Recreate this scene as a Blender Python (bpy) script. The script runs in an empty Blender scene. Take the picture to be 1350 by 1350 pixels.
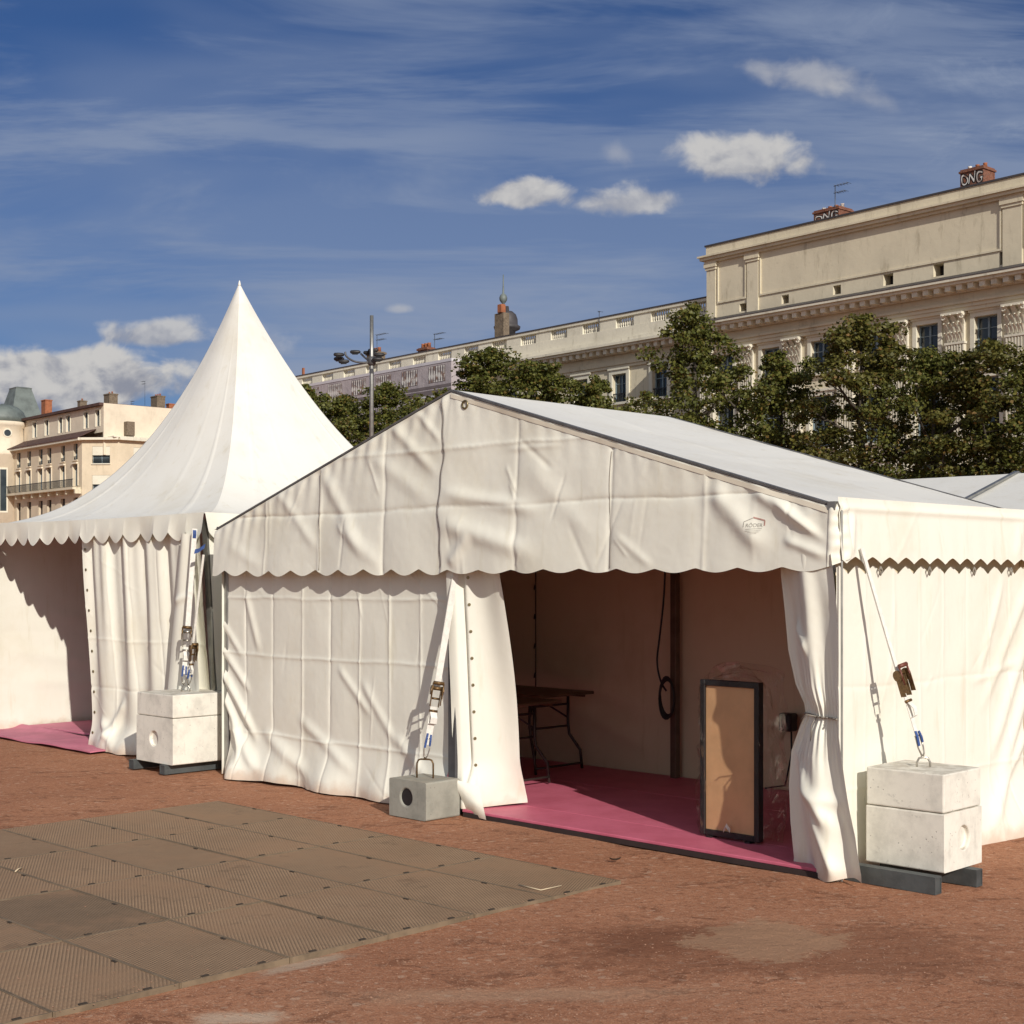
import bpy, math, random
import numpy as np
from mathutils import Vector, Matrix

random.seed(7)
RNG = np.random.default_rng(11)
S = bpy.context.scene
COL = S.collection
PI = math.pi

# ------------------------------------------------------------------ camera geometry of the place
FOC = 1895.0          # focal length in photo pixels (photo 1350 wide)
EYE = 1.75            # eye height
HZ = 757.0            # horizon row
def ground_pt(px, py, z=0.0):
    Y = FOC * (EYE - z) / (py - HZ)
    return Vector(((px - 675.0) / FOC * Y, Y, z))
def at(px, py, Y):
    return Vector(((px - 675.0) / FOC * Y, Y, EYE + (HZ - py) / FOC * Y))

# ------------------------------------------------------------------ object helpers
def root_loc(o):
    v = Vector((0, 0, 0))
    while o is not None:
        v += o.location
        o = o.parent
    return v

def tag(o, label=None, cat=None, group=None, kind=None):
    if label: o['label'] = label
    if cat: o['category'] = cat
    if group: o['group'] = group
    if kind: o['kind'] = kind
    return o

def thing(name, label, cat, loc=(0, 0, 0), rotz=0.0, group=None):
    o = bpy.data.objects.new(name, None)
    COL.objects.link(o)
    o.location = loc
    o.rotation_euler = (0, 0, rotz)
    o.empty_display_size = 0.2
    return tag(o, label, cat, group)

def copy_tree(o, parent=None):
    c = o.copy()
    COL.objects.link(c)
    if parent is not None:
        c.parent = parent
    for ch in list(o.children):
        copy_tree(ch, c)
    return c

class MB:
    """collects geometry for one mesh"""
    def __init__(self):
        self.v = []; self.f = []; self.m = []; self.s = []
    def add(self, vs, fs, mi=0, smooth=False):
        b = len(self.v)
        self.v.extend([tuple(p) for p in vs])
        for f in fs:
            self.f.append(tuple(b + i for i in f)); self.m.append(mi); self.s.append(smooth)
    def obox(self, o, ex, ey, ez, mi=0):
        o = Vector(o); ex = Vector(ex); ey = Vector(ey); ez = Vector(ez)
        vs = [o, o+ex, o+ex+ey, o+ey, o+ez, o+ex+ez, o+ex+ey+ez, o+ey+ez]
        fs = [(0,3,2,1),(4,5,6,7),(0,1,5,4),(1,2,6,5),(2,3,7,6),(3,0,4,7)]
        if ex.cross(ey).dot(ez) < 0: fs = [tuple(reversed(f)) for f in fs]
        self.add(vs, fs, mi)
    def box(self, c, size, rz=0.0, mi=0):
        c = Vector(c); R = Matrix.Rotation(rz, 3, 'Z')
        ex = R @ Vector((size[0],0,0)); ey = R @ Vector((0,size[1],0)); ez = Vector((0,0,size[2]))
        self.obox(c - ex/2 - ey/2 - ez/2, ex, ey, ez, mi)
    def bbox(self, o, ex, ey, ez, b=0.01, mi=0, smooth=False):
        """box with chamfered edges"""
        o = Vector(o); ex = Vector(ex); ey = Vector(ey); ez = Vector(ez)
        lx, ly, lz = ex.length, ey.length, ez.length
        x, y, z = ex/lx, ey/ly, ez/lz
        vs = []; idx = {}
        for i in (0,1):
            for j in (0,1):
                for k in (0,1):
                    for ax in range(3):
                        p = [i*lx, j*ly, k*lz]
                        for q, (h, L) in enumerate(((i,lx),(j,ly),(k,lz))):
                            if q != ax: p[q] += b if h == 0 else -b
                        # vertex lies on the face normal to axis ax
                        idx[(i,j,k,ax)] = len(vs)
                        vs.append(o + x*p[0] + y*p[1] + z*p[2])
        fs = []
        for h in (0,1):
            fs.append([idx[(h,0,0,0)],idx[(h,1,0,0)],idx[(h,1,1,0)],idx[(h,0,1,0)]])
            fs.append([idx[(0,h,0,1)],idx[(1,h,0,1)],idx[(1,h,1,1)],idx[(0,h,1,1)]])
            fs.append([idx[(0,0,h,2)],idx[(1,0,h,2)],idx[(1,1,h,2)],idx[(0,1,h,2)]])
        for a in (0,1):
            for c in (0,1):
                fs.append([idx[(a,c,0,0)],idx[(a,c,1,0)],idx[(a,c,1,1)],idx[(a,c,0,1)]])
                fs.append([idx[(a,0,c,0)],idx[(a,1,c,0)],idx[(a,1,c,2)],idx[(a,0,c,2)]])
                fs.append([idx[(0,a,c,1)],idx[(1,a,c,1)],idx[(1,a,c,2)],idx[(0,a,c,2)]])
        for i in (0,1):
            for j in (0,1):
                for k in (0,1):
                    fs.append([idx[(i,j,k,0)],idx[(i,j,k,1)],idx[(i,j,k,2)]])
        cen = o + ex/2 + ey/2 + ez/2
        out = []
        for f in fs:
            a, b_, c = vs[f[0]], vs[f[1]], vs[f[2]]
            n = (b_-a).cross(c-a)
            m = sum((vs[i] for i in f), Vector((0,0,0)))/len(f)
            out.append(f if n.dot(m-cen) > 0 else f[::-1])
        self.add(vs, out, mi, smooth)
    def tube(self, pts, r, n=8, mi=0, smooth=True, cap=True):
        pts = [Vector(p) for p in pts]
        rs = r if isinstance(r, (list, tuple)) else [r]*len(pts)
        vs = []; fs = []
        prev = None
        for i, p in enumerate(pts):
            d = (pts[min(i+1, len(pts)-1)] - pts[max(i-1, 0)])
            if d.length < 1e-9: d = Vector((0,0,1))
            d.normalize()
            if prev is None:
                a = Vector((0,0,1)) if abs(d.z) < 0.9 else Vector((1,0,0))
                x = d.cross(a).normalized()
            else:
                x = prev - d*prev.dot(d)
                x = x.normalized() if x.length > 1e-6 else d.orthogonal().normalized()
            prev = x
            y = d.cross(x)
            for k in range(n):
                t = 2*PI*k/n
                vs.append(p + (x*math.cos(t) + y*math.sin(t))*rs[i])
        for i in range(len(pts)-1):
            for k in range(n):
                fs.append((i*n+k, i*n+(k+1)%n, (i+1)*n+(k+1)%n, (i+1)*n+k))
        if cap:
            fs.append(tuple(reversed(range(n)))); fs.append(tuple((len(pts)-1)*n+k for k in range(n)))
        self.add(vs, fs, mi, smooth)
    def ribbon(self, pts, wvec, th, mi=0):
        """flat strap of thickness th along pts; wvec = full width vector"""
        pts = [Vector(p) for p in pts]; w = Vector(wvec)/2
        vs = []; fs = []
        for i, p in enumerate(pts):
            d = (pts[min(i+1,len(pts)-1)]-pts[max(i-1,0)]).normalized()
            n = d.cross(w).normalized()*th/2
            vs += [p-w-n, p+w-n, p+w+n, p-w+n]
        for i in range(len(pts)-1):
            a = i*4; b = a+4
            for k in range(4):
                fs.append((a+k, a+(k+1)%4, b+(k+1)%4, b+k))
        fs.append((3,2,1,0)); e = (len(pts)-1)*4; fs.append((e,e+1,e+2,e+3))
        self.add(vs, fs, mi, False)
    def lathe(self, c, prof, n=16, mi=0, smooth=True, a0=0.0):
        c = Vector(c); vs = []; fs = []
        for (r, z) in prof:
            for k in range(n):
                t = a0 + 2*PI*k/n
                vs.append(c + Vector((r*math.cos(t), r*math.sin(t), z)))
        for i in range(len(prof)-1):
            for k in range(n):
                fs.append((i*n+k, i*n+(k+1)%n, (i+1)*n+(k+1)%n, (i+1)*n+k))
        fs.append(tuple(reversed(range(n)))); fs.append(tuple((len(prof)-1)*n+k for k in range(n)))
        self.add(vs, fs, mi, smooth)
    def disc(self, c, nrm, rad, depth=0.004, n=16, mi=0, ry=None):
        c = Vector(c); nrm = Vector(nrm).normalized()
        self.tube([c, c+nrm*depth], rad, n, mi, False)
    def grid(self, P, mi=0, smooth=True):
        n, m = P.shape[:2]
        b = len(self.v)
        self.v.extend(map(tuple, P.reshape(-1, 3).tolist()))
        for i in range(n-1):
            for j in range(m-1):
                self.f.append((b+i*m+j, b+i*m+j+1, b+(i+1)*m+j+1, b+(i+1)*m+j)); self.m.append(mi); self.s.append(smooth)
    def build(self, name, mats, parent=None, local=False):
        me = bpy.data.meshes.new(name)
        off = Vector((0,0,0)) if (local or parent is None) else root_loc(parent)
        vs = [(p[0]-off.x, p[1]-off.y, p[2]-off.z) for p in self.v]
        me.from_pydata(vs, [], self.f)
        if not isinstance(mats, (list, tuple)): mats = [mats]
        for m in mats: me.materials.append(m)
        me.polygons.foreach_set('material_index', self.m)
        me.polygons.foreach_set('use_smooth', self.s)
        me.update()
        o = bpy.data.objects.new(name, me)
        COL.objects.link(o)
        if parent is not None: o.parent = parent
        return o

def text_mesh_pts(txt, size):
    cu = bpy.data.curves.new('lettering', 'FONT'); cu.body = txt; cu.size = size
    cu.align_x = 'CENTER'
    o = bpy.data.objects.new('lettering', cu); COL.objects.link(o)
    bpy.context.view_layer.update()
    dg = bpy.context.evaluated_depsgraph_get()
    me = bpy.data.meshes.new_from_object(o.evaluated_get(dg))
    vs = [tuple(v.co) for v in me.vertices]; fs = [tuple(p.vertices) for p in me.polygons]
    bpy.data.objects.remove(o); bpy.data.curves.remove(cu); bpy.data.meshes.remove(me)
    return vs, fs

# ------------------------------------------------------------------ noise (numpy)
_perm = np.random.default_rng(5).permutation(512)
def _h(ix, iy, seed):
    return _perm[(_perm[(ix + seed*31) & 511] + iy) & 511] / 511.0
def vnoise(x, y, seed=0):
    x = np.asarray(x, float); y = np.asarray(y, float)
    ix = np.floor(x).astype(int); iy = np.floor(y).astype(int)
    fx = x-ix; fy = y-iy
    fx = fx*fx*fx*(fx*(fx*6-15)+10); fy = fy*fy*fy*(fy*(fy*6-15)+10)
    a = _h(ix,iy,seed); b = _h(ix+1,iy,seed); c = _h(ix,iy+1,seed); d = _h(ix+1,iy+1,seed)
    return (a*(1-fx)+b*fx)*(1-fy)+(c*(1-fx)+d*fx)*fy*1.0 - 0.5
def fbm(x, y, seed=0, o=3):
    r = 0; a = 1.0
    for k in range(o):
        r = r + a*vnoise(x*2**k, y*2**k, seed+k*7); a *= 0.5
    return r
def ridged(x, y, seed=0):
    return 1.0 - np.abs(2*vnoise(x, y, seed))*2
def smooth(e0, e1, x):
    t = np.clip((x-e0)/(e1-e0), 0, 1); return t*t*(3-2*t)
def fold(U, Z, p0, p1, w, amp, sharp=False):
    """wrinkle along a segment p0->p1"""
    dx, dz = p1[0]-p0[0], p1[1]-p0[1]
    L2 = dx*dx+dz*dz; L = math.sqrt(L2)
    t = ((U-p0[0])*dx+(Z-p0[1])*dz)/L2
    d = ((U-p0[0])*dz-(Z-p0[1])*dx)/L
    along = smooth(-0.12, 0.18, t)*smooth(1.12, 0.75, t)
    prof = np.exp(-np.abs(d)/w) if sharp else np.exp(-(d/w)**2)
    return amp*along*prof
def creases(U, Z, us, zs, seed, bulge=0.012, tilt=0.012, line=0.006, lw=0.012):
    """sheet that was stored folded: fold lines, and every square between them bulging on its own"""
    r = np.random.default_rng(seed)
    ub = np.array([-1e3]+sorted(us)+[1e3]); zb = np.array([-1e3]+sorted(zs)+[1e3])
    D = np.zeros_like(U)
    ui = np.clip(np.searchsorted(ub, U)-1, 0, len(ub)-2); zi = np.clip(np.searchsorted(zb, Z)-1, 0, len(zb)-2)
    um = np.array(sorted(us)); zm = np.array(sorted(zs))
    du_ = np.min(np.abs(U[..., None]-um), axis=-1) if len(um) else np.full(U.shape, 9.)
    dz_ = np.min(np.abs(Z[..., None]-zm), axis=-1) if len(zm) else np.full(U.shape, 9.)
    B = r.uniform(0.3, 1.2, (len(ub), len(zb)))*np.where(r.random((len(ub), len(zb))) < 0.25, -0.6, 1)
    bulg = (1-np.exp(-du_/0.16))*(1-np.exp(-dz_/0.2))
    D += bulge*B[ui, zi]*bulg
    tu = r.uniform(-1, 1, (len(ub), len(zb))); tz = r.uniform(-1, 1, (len(ub), len(zb)))
    D += tilt*(tu[ui, zi]*(U*3 % 1.0-0.5)*0 + tu[ui, zi]*np.sin(U*5+tz[ui, zi]*3)*bulg)
    for k, q in enumerate(um):
        s = r.choice([-1, 1]); wv = 0.01*fbm(Z*3, Z*0+k, seed+k)
        D += s*line*np.exp(-np.abs(U-q-wv)/lw)*(0.6+0.8*np.abs(vnoise(Z*4, Z*0+k, seed+3)))
    for k, q in enumerate(zm):
        s = r.choice([-1, 1]); wv = 0.02*fbm(U*2, U*0+k, seed+k+9)
        D += s*line*np.exp(-np.abs(Z-q-wv)/lw)*(0.6+0.8*np.abs(vnoise(U*4, U*0+k, seed+5)))
    return D
def crumple(U, Z, seed, a=1.0, sx=1.0, sz=1.0):
    """slack cloth: broad waves plus short, straight, sharp pinches and tension lines"""
    r = np.random.default_rng(seed+500)
    D = 0.012*fbm(U*1.7*sx, Z*1.7*sz, seed, 2) + 0.0009*fbm(U*20*sx, Z*20*sz, seed+2, 2)
    for k in range(64):
        c = (r.uniform(-.2, 6.8), r.uniform(-.1, 3.0)); L = r.uniform(.06, .28)*(2.2 if k % 7 == 0 else 1)
        t = r.choice([r.normal(.95, .3), r.normal(2.1, .3), r.normal(1.57, .2)])
        w = r.uniform(.007, .022); am = r.uniform(.0015, .0050)*(1 if r.random() < .7 else -1)
        D = D + fold(U, Z, (c[0]-L*math.cos(t), c[1]-L*math.sin(t)), (c[0]+L*math.cos(t), c[1]+L*math.sin(t)), w, am, k % 3 == 0)
    return a*D

# ------------------------------------------------------------------ materials
def nd(nt, typ, **kw):
    n = nt.nodes.new(typ)
    for k, v in kw.items():
        if k == 'inp':
            for a, b in v.items(): n.inputs[a].default_value = b
        else: setattr(n, k, v)
    return n
def mixc(nt, fac, a, b, blend='MIX'):
    n = nt.nodes.new('ShaderNodeMix'); n.data_type = 'RGBA'; n.blend_type = blend
    for sock, val in ((n.inputs[0], fac), (n.inputs[6], a), (n.inputs[7], b)):
        if isinstance(val, bpy.types.NodeSocket): nt.links.new(val, sock)
        else: sock.default_value = val if not isinstance(val, tuple) else (*val[:3], 1.0)
    return n.outputs[2]
def ramp(nt, src, lo, hi):
    n = nt.nodes.new('ShaderNodeMapRange'); n.interpolation_type = 'SMOOTHSTEP'
    nt.links.new(src, n.inputs[0]); n.inputs[1].default_value = lo; n.inputs[2].default_value = hi
    return n.outputs[0]
def math_(nt, op, a, b=None, c=None):
    n = nt.nodes.new('ShaderNodeMath'); n.operation = op
    for i, x in enumerate((a, b, c)):
        if x is None: continue
        if isinstance(x, bpy.types.NodeSocket): nt.links.new(x, n.inputs[i])
        else: n.inputs[i].default_value = x
    return n.outputs[0]
def noise_(nt, vec, scale, detail=4, rough=0.55, dist=0.0):
    n = nt.nodes.new('ShaderNodeTexNoise')
    n.inputs['Scale'].default_value = scale; n.inputs['Detail'].default_value = detail
    n.inputs['Roughness'].default_value = rough; n.inputs['Distortion'].default_value = dist
    if vec is not None: nt.links.new(vec, n.inputs['Vector'])
    return n.outputs['Fac']
def mapping(nt, vec, scale=(1,1,1), rot=(0,0,0), loc=(0,0,0)):
    n = nt.nodes.new('ShaderNodeMapping'); nt.links.new(vec, n.inputs[0])
    n.inputs['Scale'].default_value = scale; n.inputs['Rotation'].default_value = rot; n.inputs['Location'].default_value = loc
    return n.outputs[0]
def new_mat(name):
    m = bpy.data.materials.new(name); m.use_nodes = True
    nt = m.node_tree
    return m, nt, nt.nodes['Principled BSDF']
def pos_(nt):
    return nt.nodes.new('ShaderNodeNewGeometry').outputs['Position']
def bump_(nt, height, strength, dist, bsdf, normal=None):
    b = nt.nodes.new('ShaderNodeBump'); b.inputs['Strength'].default_value = strength; b.inputs['Distance'].default_value = dist
    nt.links.new(height, b.inputs['Height'])
    if normal is not None: nt.links.new(normal, b.inputs['Normal'])
    nt.links.new(b.outputs[0], bsdf.inputs['Normal'])
    return b.outputs[0]

def simple(name, col, rough=0.6, metal=0.0, var=0.25, scale=6.0, bump=0.0, bscale=60.0, col2=None, spec=0.5, lo=0.35, hi=0.7):
    m, nt, b = new_mat(name)
    p = pos_(nt)
    n = noise_(nt, p, scale, 5, 0.6)
    c2 = col2 if col2 else tuple(c*(1-var) for c in col)
    nt.links.new(mixc(nt, ramp(nt, n, lo, hi), col, c2), b.inputs['Base Color'])
    b.inputs['Roughness'].default_value = rough; b.inputs['Metallic'].default_value = metal
    b.inputs['Specular IOR Level'].default_value = spec
    if bump > 0:
        bump_(nt, noise_(nt, p, bscale, 4, 0.6), bump, 0.01, b)
    return m

def fabric(name, col, dirt=0.16, ground=True, rough=0.5, transl=0.0, pink=False):
    m, nt, b = new_mat(name)
    p = pos_(nt)
    n1 = noise_(nt, p, 1.3, 5, 0.65)
    n2 = noise_(nt, mapping(nt, p, (5, 5, 0.7)), 2.0, 4, 0.6)
    dcol = (col[0]*0.86, col[1]*0.82, col[2]*0.74)
    f1 = math_(nt, 'MULTIPLY', ramp(nt, n1, 0.45, 0.8), dirt*2.2)
    c = mixc(nt, f1, col, dcol)
    f2 = math_(nt, 'MULTIPLY', ramp(nt, n2, 0.56, 0.78), dirt*1.8)
    c = mixc(nt, f2, c, (col[0]*0.80, col[1]*0.76, col[2]*0.66))
    if ground:   # splashed red grit near the hem
        sep = nd(nt, 'ShaderNodeSeparateXYZ'); nt.links.new(p, sep.inputs[0])
        h = math_(nt, 'ADD', sep.outputs[2], math_(nt, 'MULTIPLY', math_(nt, 'SUBTRACT', noise_(nt, p, 7, 4), 0.5), -0.22))
        g = ramp(nt, h, 0.13, 0.0)
        c = mixc(nt, math_(nt, 'MULTIPLY', g, 0.5), c, (0.50, 0.31, 0.20))
    nt.links.new(c, b.inputs['Base Color'])
    b.inputs['Roughness'].default_value = rough
    b.inputs['Specular IOR Level'].default_value = 0.35
    nb = noise_(nt, p, 34, 3, 0.6)
    b1 = nd(nt, 'ShaderNodeBump'); b1.inputs['Strength'].default_value = 0.06; b1.inputs['Distance'].default_value = 0.006
    nt.links.new(nb, b1.inputs['Height'])
    bump_(nt, noise_(nt, p, 7, 3, 0.5), 0.05, 0.02, b, b1.outputs[0])
    if transl > 0:
        out = nt.nodes['Material Output']
        tr = nd(nt, 'ShaderNodeBsdfTranslucent'); nt.links.new(c, tr.inputs['Color'])
        mx = nd(nt, 'ShaderNodeMixShader'); mx.inputs[0].default_value = transl
        nt.links.new(b.outputs[0], mx.inputs[1]); nt.links.new(tr.outputs[0], mx.inputs[2])
        nt.links.new(mx.outputs[0], out.inputs['Surface'])
    return m

M = {}
M['pvc'] = fabric('white_tent_fabric', (0.795, 0.782, 0.69), 0.28, True)
M['pvc_roof'] = fabric('white_roof_fabric', (0.78, 0.765, 0.705), 0.30, False, 0.45)
M['pvc_hem'] = fabric('tan_hem_fabric', (0.69, 0.63, 0.515), 0.2, False)
M['inner_shade'] = fabric('tan_interior_shade', (0.74, 0.625, 0.44), 0.3, False, 0.7)  # darker tan than the outer fabric, interior dimness put into the colour
M['alu'] = simple('grey_aluminium', (0.33, 0.33, 0.31), 0.4, 0.7, 0.25, 8)
M['dark_rail'] = simple('dark_grey_rail', (0.10, 0.10, 0.105), 0.5, 0.3, 0.3, 10)
M['steel'] = simple('galvanised_steel', (0.105, 0.118, 0.12), 0.55, 0.3, 0.4, 5, 0.2, 40)
M['rust'] = simple('rusty_gilt_steel', (0.20, 0.12, 0.05), 0.45, 0.6, 0.5, 60)
M['chrome'] = simple('bright_zinc', (0.55, 0.52, 0.46), 0.3, 0.9, 0.3, 40)
M['red_handle'] = simple('dull_red_paint', (0.17, 0.05, 0.03), 0.5, 0.1, 0.4, 40)
M['web'] = simple('white_webbing', (0.80, 0.78, 0.72), 0.8, 0, 0.15, 30, 0.3, 400)
M['blue'] = simple('blue_tag_cloth', (0.03, 0.075, 0.25), 0.7, 0, 0.3, 30)
M['black'] = simple('black_rubber', (0.018, 0.017, 0.018), 0.5, 0, 0.3, 20)
M['eyelet'] = simple('brass_eyelet', (0.30, 0.25, 0.14), 0.4, 0.8, 0.4, 60)
M['wood'] = simple('orange_plywood', (0.70, 0.43, 0.23), 0.55, 0, 0.2, 3)
M['table'] = simple('brown_table_wood', (0.13, 0.075, 0.04), 0.5, 0, 0.3, 4)
M['tube'] = simple('brown_steel_tube', (0.06, 0.045, 0.04), 0.4, 0.4, 0.3, 20)
M['cord'] = simple('grey_seam_cord', (0.27, 0.24, 0.20), 0.8, 0, 0.3, 20)
M['logo_dark'] = simple('faded_grey_print', (0.44, 0.42, 0.37), 0.7, 0, 0.4, 90)
M['logo_red'] = simple('faded_red_print', (0.52, 0.30, 0.25), 0.7, 0, 0.3, 90)
M['logo_pale'] = simple('faded_pale_print', (0.62, 0.59, 0.52), 0.7, 0, 0.3, 90)

def concrete(name, col, pit=0.0, dark=(0.30,0.28,0.25)):
    m, nt, b = new_mat(name); p = pos_(nt)
    n = noise_(nt, p, 5, 6, 0.65)
    c = mixc(nt, ramp(nt, n, 0.4, 0.72), col, tuple(x*0.74 for x in col))
    c = mixc(nt, math_(nt, 'MULTIPLY', ramp(nt, noise_(nt, p, 11, 6, .75), .60, .68), .5), c, tuple(x*.58 for x in col))
    v = nd(nt, 'ShaderNodeTexVoronoi'); v.inputs['Scale'].default_value = 26; nt.links.new(p, v.inputs['Vector'])
    holes = ramp(nt, v.outputs['Distance'], 0.13, 0.05)
    gate = ramp(nt, noise_(nt, p, 9, 2), 0.45, 0.55)
    hm = math_(nt, 'MULTIPLY', holes, gate)
    c = mixc(nt, math_(nt, 'MULTIPLY', hm, 0.9), c, dark)
    st = ramp(nt, noise_(nt, mapping(nt, p, (9, 9, 1.3)), 1.5, 4, 0.7), 0.58, 0.8)
    c = mixc(nt, math_(nt, 'MULTIPLY', st, 0.55), c, tuple(x*0.55 for x in col))
    sep = nd(nt, 'ShaderNodeSeparateXYZ'); nt.links.new(p, sep.inputs[0])
    nz = nd(nt, 'ShaderNodeNewGeometry'); s2 = nd(nt, 'ShaderNodeSeparateXYZ'); nt.links.new(nz.outputs['True Normal'], s2.inputs[0])
    top = math_(nt, 'MULTIPLY', ramp(nt, s2.outputs[2], 0.8, 0.95), ramp(nt, noise_(nt, p, 12, 4), 0.3, 0.65))
    c = mixc(nt, math_(nt, 'MULTIPLY', top, 0.6), c, (0.34, 0.29, 0.22))
    nt.links.new(c, b.inputs['Base Color']); b.inputs['Roughness'].default_value = 0.85
    hh = math_(nt, 'SUBTRACT', math_(nt, 'MULTIPLY', noise_(nt, p, 45, 5, 0.7), 0.5), hm)
    bump_(nt, hh, 0.35, 0.006, b)
    return m
M['conc_white'] = concrete('whitewashed_concrete', (0.77, 0.74, 0.655))
M['conc_grey'] = concrete('raw_grey_concrete', (0.33, 0.325, 0.28), dark=(0.18,0.17,0.15))

def pink_mat(nm='pink_carpet', k=(1, 1, 1)):
    m, nt, b = new_mat(nm); p = pos_(nt)
    n = noise_(nt, p, 3, 6, 0.7)
    c = mixc(nt, ramp(nt, n, 0.35, 0.7), (0.60, 0.150, 0.225), (0.51, 0.115, 0.175))
    d = ramp(nt, noise_(nt, p, 22, 5, 0.75), 0.62, 0.80)
    c = mixc(nt, math_(nt, 'MULTIPLY', d, 0.55), c, (0.62, 0.30, 0.31))
    nt.links.new(c, b.inputs['Base Color']); b.inputs['Roughness'].default_value = 0.55
    b.inputs['Specular IOR Level'].default_value = 0.3
    bump_(nt, noise_(nt, p, 260, 2), 0.25, 0.003, b)
    return m
M['pink'] = pink_mat()
M['pink_faded'] = simple('faded_pink_carpet', (0.62, 0.20, 0.285), 0.7, 0, 0.2, 3, 0.2, 200)
# ================================================================== tent frame
P0 = Vector((1.8585, 8.225, 0))
DL = Vector((-0.709, 0.705, 0)); DR = Vector((0.705, 0.709, 0)); UP = Vector((0, 0, 1))
def T(u, v, z=0.0): return P0 + DL*u + DR*v + UP*z
def TA(u, v, z):
    u, v, z = np.broadcast_arrays(np.asarray(u, float), np.asarray(v, float), np.asarray(z, float))
    return np.stack([P0.x+DL.x*u+DR.x*v, P0.y+DL.y*u+DR.y*v, z], -1)
W, D, UR = 6.22, 2.45, 3.2
EAVE, RIDGE = 2.145, 3.085
def roof_z(u):
    return np.where(u < UR, EAVE+(RIDGE-EAVE)*u/UR, EAVE+(RIDGE-EAVE)*(W-u)/(W-UR))

# ================================================================== ground
def ground_mat():
    m, nt, b = new_mat('red_gravel'); p = pos_(nt)
    big = noise_(nt, p, 0.55, 5, 0.6)
    mid = noise_(nt, mapping(nt, p, (1.0, 1.5, 1)), 3.4, 9, 0.74, .8)
    c = mixc(nt, ramp(nt, big, 0.35, 0.68), (0.46, 0.218, 0.124), (0.385, 0.170, 0.094))
    c = mixc(nt, math_(nt, 'MULTIPLY', ramp(nt, mid, 0.55, 0.60), 0.62), c, (0.190, 0.080, 0.045))
    fine = noise_(nt, p, 22, 8, 0.8)
    vo = nd(nt, 'ShaderNodeTexVoronoi'); vo.inputs['Scale'].default_value = 150; nt.links.new(p, vo.inputs['Vector'])
    vs_ = nd(nt, 'ShaderNodeSeparateColor'); nt.links.new(vo.outputs['Color'], vs_.inputs[0]); grain = vs_.outputs[0]
    vo2 = nd(nt, 'ShaderNodeTexVoronoi'); vo2.inputs['Scale'].default_value = 38; nt.links.new(p, vo2.inputs['Vector'])
    vs2 = nd(nt, 'ShaderNodeSeparateColor'); nt.links.new(vo2.outputs['Color'], vs2.inputs[0])
    c = mixc(nt, math_(nt, 'MULTIPLY', ramp(nt, fine, 0.53, 0.62), 0.6), c, (0.50, 0.30, 0.195))
    c = mixc(nt, math_(nt, 'MULTIPLY', ramp(nt, fine, 0.47, 0.38), 0.65), c, (0.19, 0.085, 0.05))
    c = mixc(nt, math_(nt, 'MULTIPLY', ramp(nt, grain, 0.55, 0.0), 0.32), c, (0.17, 0.072, 0.042))
    c = mixc(nt, math_(nt, 'MULTIPLY', ramp(nt, grain, 0.84, 1.0), 0.45), c, (0.58, 0.37, 0.255))
    c = mixc(nt, math_(nt, 'MULTIPLY', ramp(nt, vs2.outputs[0], 0.965, 0.985), 0.4), c, (0.62, 0.44, 0.32))
    # places of bare pale sand (their own colour on the square)
    sep = nd(nt, 'ShaderNodeSeparateXYZ'); nt.links.new(p, sep.inputs[0])
    wob = math_(nt, 'MULTIPLY', math_(nt, 'SUBTRACT', noise_(nt, p, 7, 9, 0.80), 0.5), 2.3)
    def blob(cx, cy, rx, ry, rot=0.0, soft=0.35):
        x = math_(nt, 'SUBTRACT', sep.outputs[0], cx); y = math_(nt, 'SUBTRACT', sep.outputs[1], cy)
        co, si = math.cos(rot), math.sin(rot)
        xr = math_(nt, 'ADD', math_(nt, 'MULTIPLY', x, co/rx), math_(nt, 'MULTIPLY', y, si/rx))
        yr = math_(nt, 'ADD', math_(nt, 'MULTIPLY', x, -si/ry), math_(nt, 'MULTIPLY', y, co/ry))
        d = math_(nt, 'POWER', math_(nt, 'ADD', math_(nt, 'POWER', math_(nt, 'ABSOLUTE', xr), 4.0), math_(nt, 'POWER', math_(nt, 'ABSOLUTE', yr), 4.0)), 0.25)
        d = math_(nt, 'ADD', d, wob)
        return ramp(nt, d, 1.0+soft, 1.0-soft)
    q = ground_pt(1010, 1243); wet1 = blob(q.x, q.y-0.12, 0.95, 0.45, 0.0, 0.22)
    c = mixc(nt, math_(nt, 'MULTIPLY', wet1, 0.52), c, (0.185, 0.075, 0.042))
    q = ground_pt(905, 1240); wet3 = blob(q.x, q.y, 0.42, 0.22, 0.2, 0.22)
    c = mixc(nt, math_(nt, 'MULTIPLY', wet3, 0.5), c, (0.185, 0.075, 0.042))
    q = ground_pt(1010, 1240); sand = blob(q.x, q.y, 0.37, 0.30, 0.785, 0.13)
    c = mixc(nt, math_(nt, 'MULTIPLY', sand, 0.62), c, (0.44, 0.275, 0.17))
    q = ground_pt(690, 1312); s2 = blob(q.x, q.y, 0.62, 0.09, 0.05, 0.7)
    c = mixc(nt, math_(nt, 'MULTIPLY', s2, 0.36), c, (0.52, 0.36, 0.24))
    q = ground_pt(320, 1338); s3 = blob(q.x, q.y, 0.16, 0.07, 0.1, 0.5)
    c = mixc(nt, math_(nt, 'MULTIPLY', s3, 0.8), c, (0.60, 0.45, 0.33))
    q = ground_pt(405, 1268); s4 = blob(q.x, q.y, 0.22, 0.06, 0.75, 0.4)
    c = mixc(nt, math_(nt, 'MULTIPLY', s4, 0.8), c, (0.50, 0.38, 0.28))
    nt.links.new(c, b.inputs['Base Color']); b.inputs['Roughness'].default_value = 0.95
    b.inputs['Specular IOR Level'].default_value = 0.1
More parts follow.
